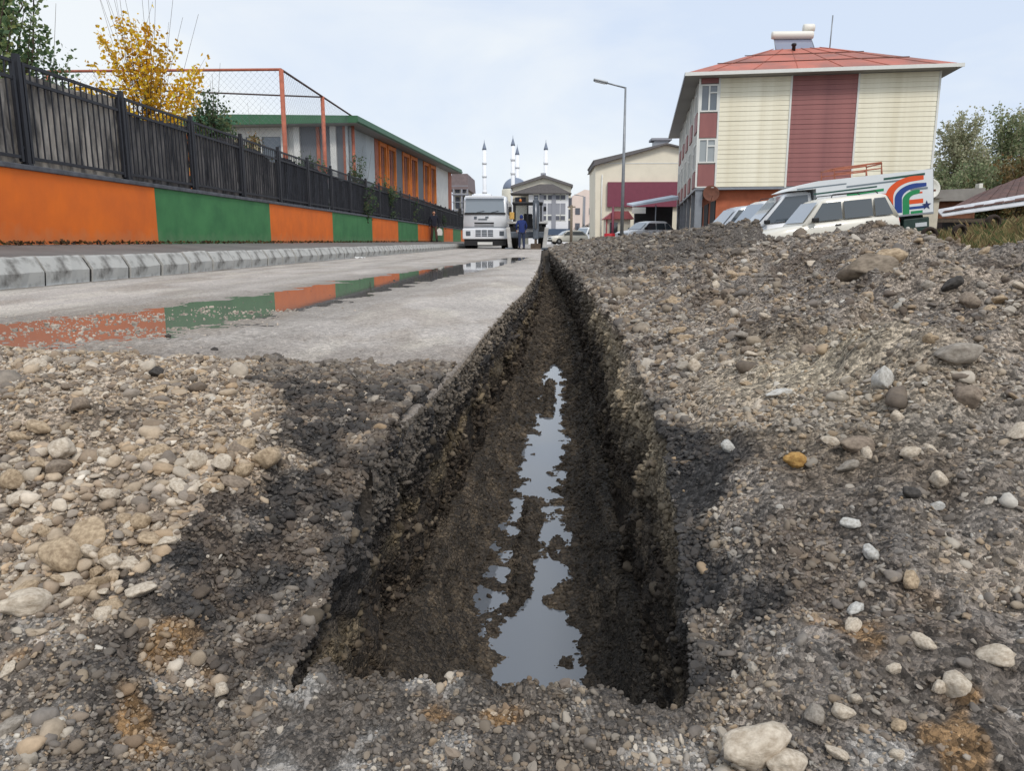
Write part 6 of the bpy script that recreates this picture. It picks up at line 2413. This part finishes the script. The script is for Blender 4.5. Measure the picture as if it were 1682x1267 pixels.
x0, x1 = P(1540, 350, DE).x - o_.x, P(1606, 350, DE).x - o_.x
za, zb_ = P(1540, 331, DE).z, P(1606, 309, DE).z
MB().box(x0, x1, .3, 5, 1.0, za).build('wall', 'old_brick', gs)
MB().prism([(x0 - .3, za), (x1 + .2, za + .05), (x1 + .1, zb_), (x0 - .1, zb_ - .1)], -.3, 5, 'y').build('roof', 'shed_roof', gs)
MB().box(P(1612, 350, DE).x - o_.x, P(1618, 350, DE).x - o_.x, .5, .9, za, P(1612, 300, DE).z).build('chimney', 'tank_white', gs)
DR = 37.0
rs_ = thing('rusty_shed', 'collapsing shed with a rusty sheet-metal roof at the right edge', 'shed', (P(1600, 396, DR).x, DR, 0))
o_ = rs_.location
pa, pb_, pc, pd = P(1548, 349, DR), P(1700, 326, DR), P(1700, 283, DR + 5), P(1605, 320, DR + 5)
vs = [Vector(q_) - o_ for q_ in (pa, pb_, pc, pd)]
n_ = 9
for k in range(n_):     # roof sheets side by side
    f0, f1 = k / n_, (k + 1) / n_ - .006
    a_, b_ = vs[0].lerp(vs[1], f0), vs[0].lerp(vs[1], f1)
    c_, d_ = vs[3].lerp(vs[2], f1), vs[3].lerp(vs[2], f0)
    up = Vector((0, 0, .03 + .02 * (k % 2)))
    MB().add([a_, b_, c_, d_, a_ + up, b_ + up, c_ + up, d_ + up], [(3, 2, 1, 0), (4, 5, 6, 7), (0, 1, 5, 4), (1, 2, 6, 5), (2, 3, 7, 6), (3, 0, 4, 7)]).build('roof_sheet', 'rusty_sheet', rs_)
e_ = [vs[0] + Vector((-.05, -.12, -.2)), vs[1] + Vector((0, -.12, -.25)), vs[1] + Vector((0, .5, .20)), vs[0] + Vector((-.05, .5, .1))]
MB().add(e_ + [q_ + Vector((0, 0, .05)) for q_ in e_], [(3, 2, 1, 0), (4, 5, 6, 7), (0, 1, 5, 4), (1, 2, 6, 5), (2, 3, 7, 6), (3, 0, 4, 7)]).build('edge_sheet', 'pale_sheet', rs_)
MB().box(vs[0].x + .3, vs[1].x, .5, 4.5, .6, vs[0].z - .25).build('wall', 'shop_dark', rs_)
MB().box(vs[0].x - .6, vs[0].x + 2.0, -.3, .1, vs[0].z - .45, vs[0].z - .3).build('fallen_beam', 'bark', rs_)

# bank under the weeds
bxs = np.linspace(9, 27, 60)
bys = np.linspace(15, 33, 60)
XX, YY = np.meshgrid(bxs, bys)


def bank_z(x, y):
    base = lot_z(x, y)
    # the weedy bank lifts above the lot; heights follow the tyres set into it
    ratio = np.asarray(x, dtype=float) / np.asarray(y, dtype=float)
    k = sstep(.44, .52, ratio) * sstep(14.5, 19, np.asarray(y, dtype=float)) * sstep(33, 30, np.asarray(y, dtype=float))
    return base + k * (.06 + .75 * np.clip(ratio - .48, 0, .25) * 2.3)


# half-buried tyres
for (px, py, D_, w_, lab) in ((1526, 386, 23.0, 26, 'half-buried old tyre in the weeds, left of three'), (1576, 381, 24.5, 24, 'half-buried old tyre in the weeds, middle of three'),
                              (1631, 366, 26.0, 26, 'half-buried old tyre in the weeds, right and highest of three')):
    q_ = P(px, py, D_)
    R_ = w_ / 1286 * D_ / 2
    t = thing('old_tyre', lab, 'tyre', (q_.x, D_, max(q_.z, float(bank_z(q_.x, D_)) + .34)), (0, 0, random.uniform(-.3, .3)), group='half-buried tyres in the weeds')
    M = Matrix.Rotation(math.pi / 2, 4, 'X')
    n, m2 = 28, 10
    vs_, fs_ = [], []
    for a in range(n):
        th = 2 * math.pi * a / n
        for b_ in range(m2):
            ph = 2 * math.pi * b_ / m2
            rr = R_ * .76 + R_ * .26 * math.cos(ph) * (1 + .03 * (a % 2) * (math.cos(ph) > .5))
            vs_.append((rr * math.cos(th), R_ * .42 * math.sin(ph), rr * math.sin(th)))
    for a in range(n):
        for b_ in range(m2):
            fs_.append((a * m2 + b_, a * m2 + (b_ + 1) % m2, ((a + 1) % n) * m2 + (b_ + 1) % m2, ((a + 1) % n) * m2 + b_))
    MB().add(vs_, fs_, True).build('tyre', 'tyre_dusty', t)

pbk = np.stack([XX, YY, bank_z(XX, YY) + .004], -1).reshape(-1, 3)
pbk[:, 2] += .07 * fbm(pbk, .9, 3, 150) - .05
cbk = np.tile(np.array(srgb(110, 100, 66)), (len(pbk), 1)) * (1 + .3 * fbm(pbk, 1.4, 3, 154))[:, None]
np_mesh('weedy_bank', pbk, grid_faces(60, 60), 'lot_earth', cbk, kind='structure')
r = np.random.default_rng(77)
n = 75000
wy = r.uniform(15.5, 31, n)
wx = wy * r.uniform(.47, .72, n)
k = (wx < 22)
wx, wy = wx[k], wy[k]
wz = bank_z(wx, wy) - .05
clump = fbm(np.stack([wx, wy, wx * 0], -1), .9, 3, 160)
keep = clump + r.normal(0, .25, len(wx)) > -.35
wx, wy, wz, clump = wx[keep], wy[keep], wz[keep], clump[keep]
h = (.10 + .28 * r.random(len(wx)) ** 2.2) * np.clip(.8 + 1.1 * clump, .35, 1.8)
a = r.uniform(0, 6.28, len(wx))
ln = r.normal(0, .35, (len(wx), 2)) * h[:, None]
wd = r.uniform(.003, .007, len(wx))
b0_ = np.stack([wx - np.cos(a) * wd, wy - np.sin(a) * wd, wz], -1)
b1_ = np.stack([wx + np.cos(a) * wd, wy + np.sin(a) * wd, wz], -1)
mid = np.stack([wx + ln[:, 0] * .4 + np.cos(a) * wd * .8, wy + ln[:, 1] * .4, wz + h * .6], -1)
tip = np.stack([wx + ln[:, 0], wy + ln[:, 1], wz + h], -1)
V_ = np.stack([b0_, b1_, mid, tip], 1).reshape(-1, 3)
F_ = np.arange(len(V_)).reshape(-1, 4)
pal = np.array([srgb(132, 130, 84), srgb(112, 122, 76), srgb(164, 150, 104), srgb(146, 128, 90), srgb(98, 112, 70), srgb(180, 162, 118), srgb(128, 100, 74)])
cc = pal[((r.random(len(wx)) * 3.5 + np.clip(clump + .4, 0, 1) * 3.4)).astype(int) % 7] * r.uniform(.7, 1.2, (len(wx), 1))
np_mesh('weeds', V_, F_, 'leaf', np.repeat(cc, 4, 0), smooth=False, kind='stuff')

# trees behind the sheds
TG = [(188, 188, 156), (170, 174, 140), (200, 198, 166), (158, 164, 132), (206, 198, 168)]
TD = [(150, 160, 122), (136, 150, 112), (164, 168, 130), (174, 172, 136)]
for j, (px, pyt, D_, sp_, pal_, lab, nl) in enumerate((
        (1556, 180, 60, 2.0, TG, 'pale grey-green poplar right behind the clad house', 6500),
        (1600, 232, 58, 1.6, TG, 'thin pale poplar between the taller poplars behind the sheds', 3200),
        (1640, 178, 60, 2.6, TD, 'broad green tree behind the rusty shed', 7500),
        (1676, 165, 62, 2.4, TG, 'tall pale tree at the right edge of the view', 6500),
        (1590, 265, 52, 2.2, TD, 'low dark bushy tree above the flat grey shed', 4200),
        (1655, 258, 50, 2.0, [(140, 116, 78), (120, 106, 70), (96, 98, 62), (158, 126, 84)], 'low browning bush above the rusty roof', 3200),
        (1545, 270, 56, 1.5, TD, 'low dark bush at the corner of the clad house', 2600),
        (1700, 215, 54, 2.2, TD, 'dark tree cut off by the right edge of the view', 3500))):
    b_ = base_at(px, D_, 1.2)
    Ht = P(px, pyt, D_).z - 1.2
    make_tree('tree', lab, b_, Ht, sp_ * 1.3, 300 + j, pal_, int(nl * 1.7), .19, crown_lo=.06, clumps=80, trunk_r=.12, shape='tall' if pyt < 240 else 'round', bare=0, clump_r=.17,
              group='trees behind the sheds', bark='bark_pale')
for j, (px, D_, h_) in enumerate(((948, 105, 2.2), (962, 104, 2.5), (976, 100, 2.3))):
    make_tree('hedge_shrub', ('dark roadside shrub far off, left of three before the pink block', 'dark roadside shrub far off, middle of three before the pink block', 'dark roadside shrub far off, right of three before the pink block')[j],
              base_at(px, D_, 0), h_, 1.1, 400 + j, [(70, 66, 60), (84, 78, 66), (60, 64, 52)], 900, .16, crown_lo=.1, clumps=18, trunk_r=.06, cat='shrub', group='far roadside shrubs')
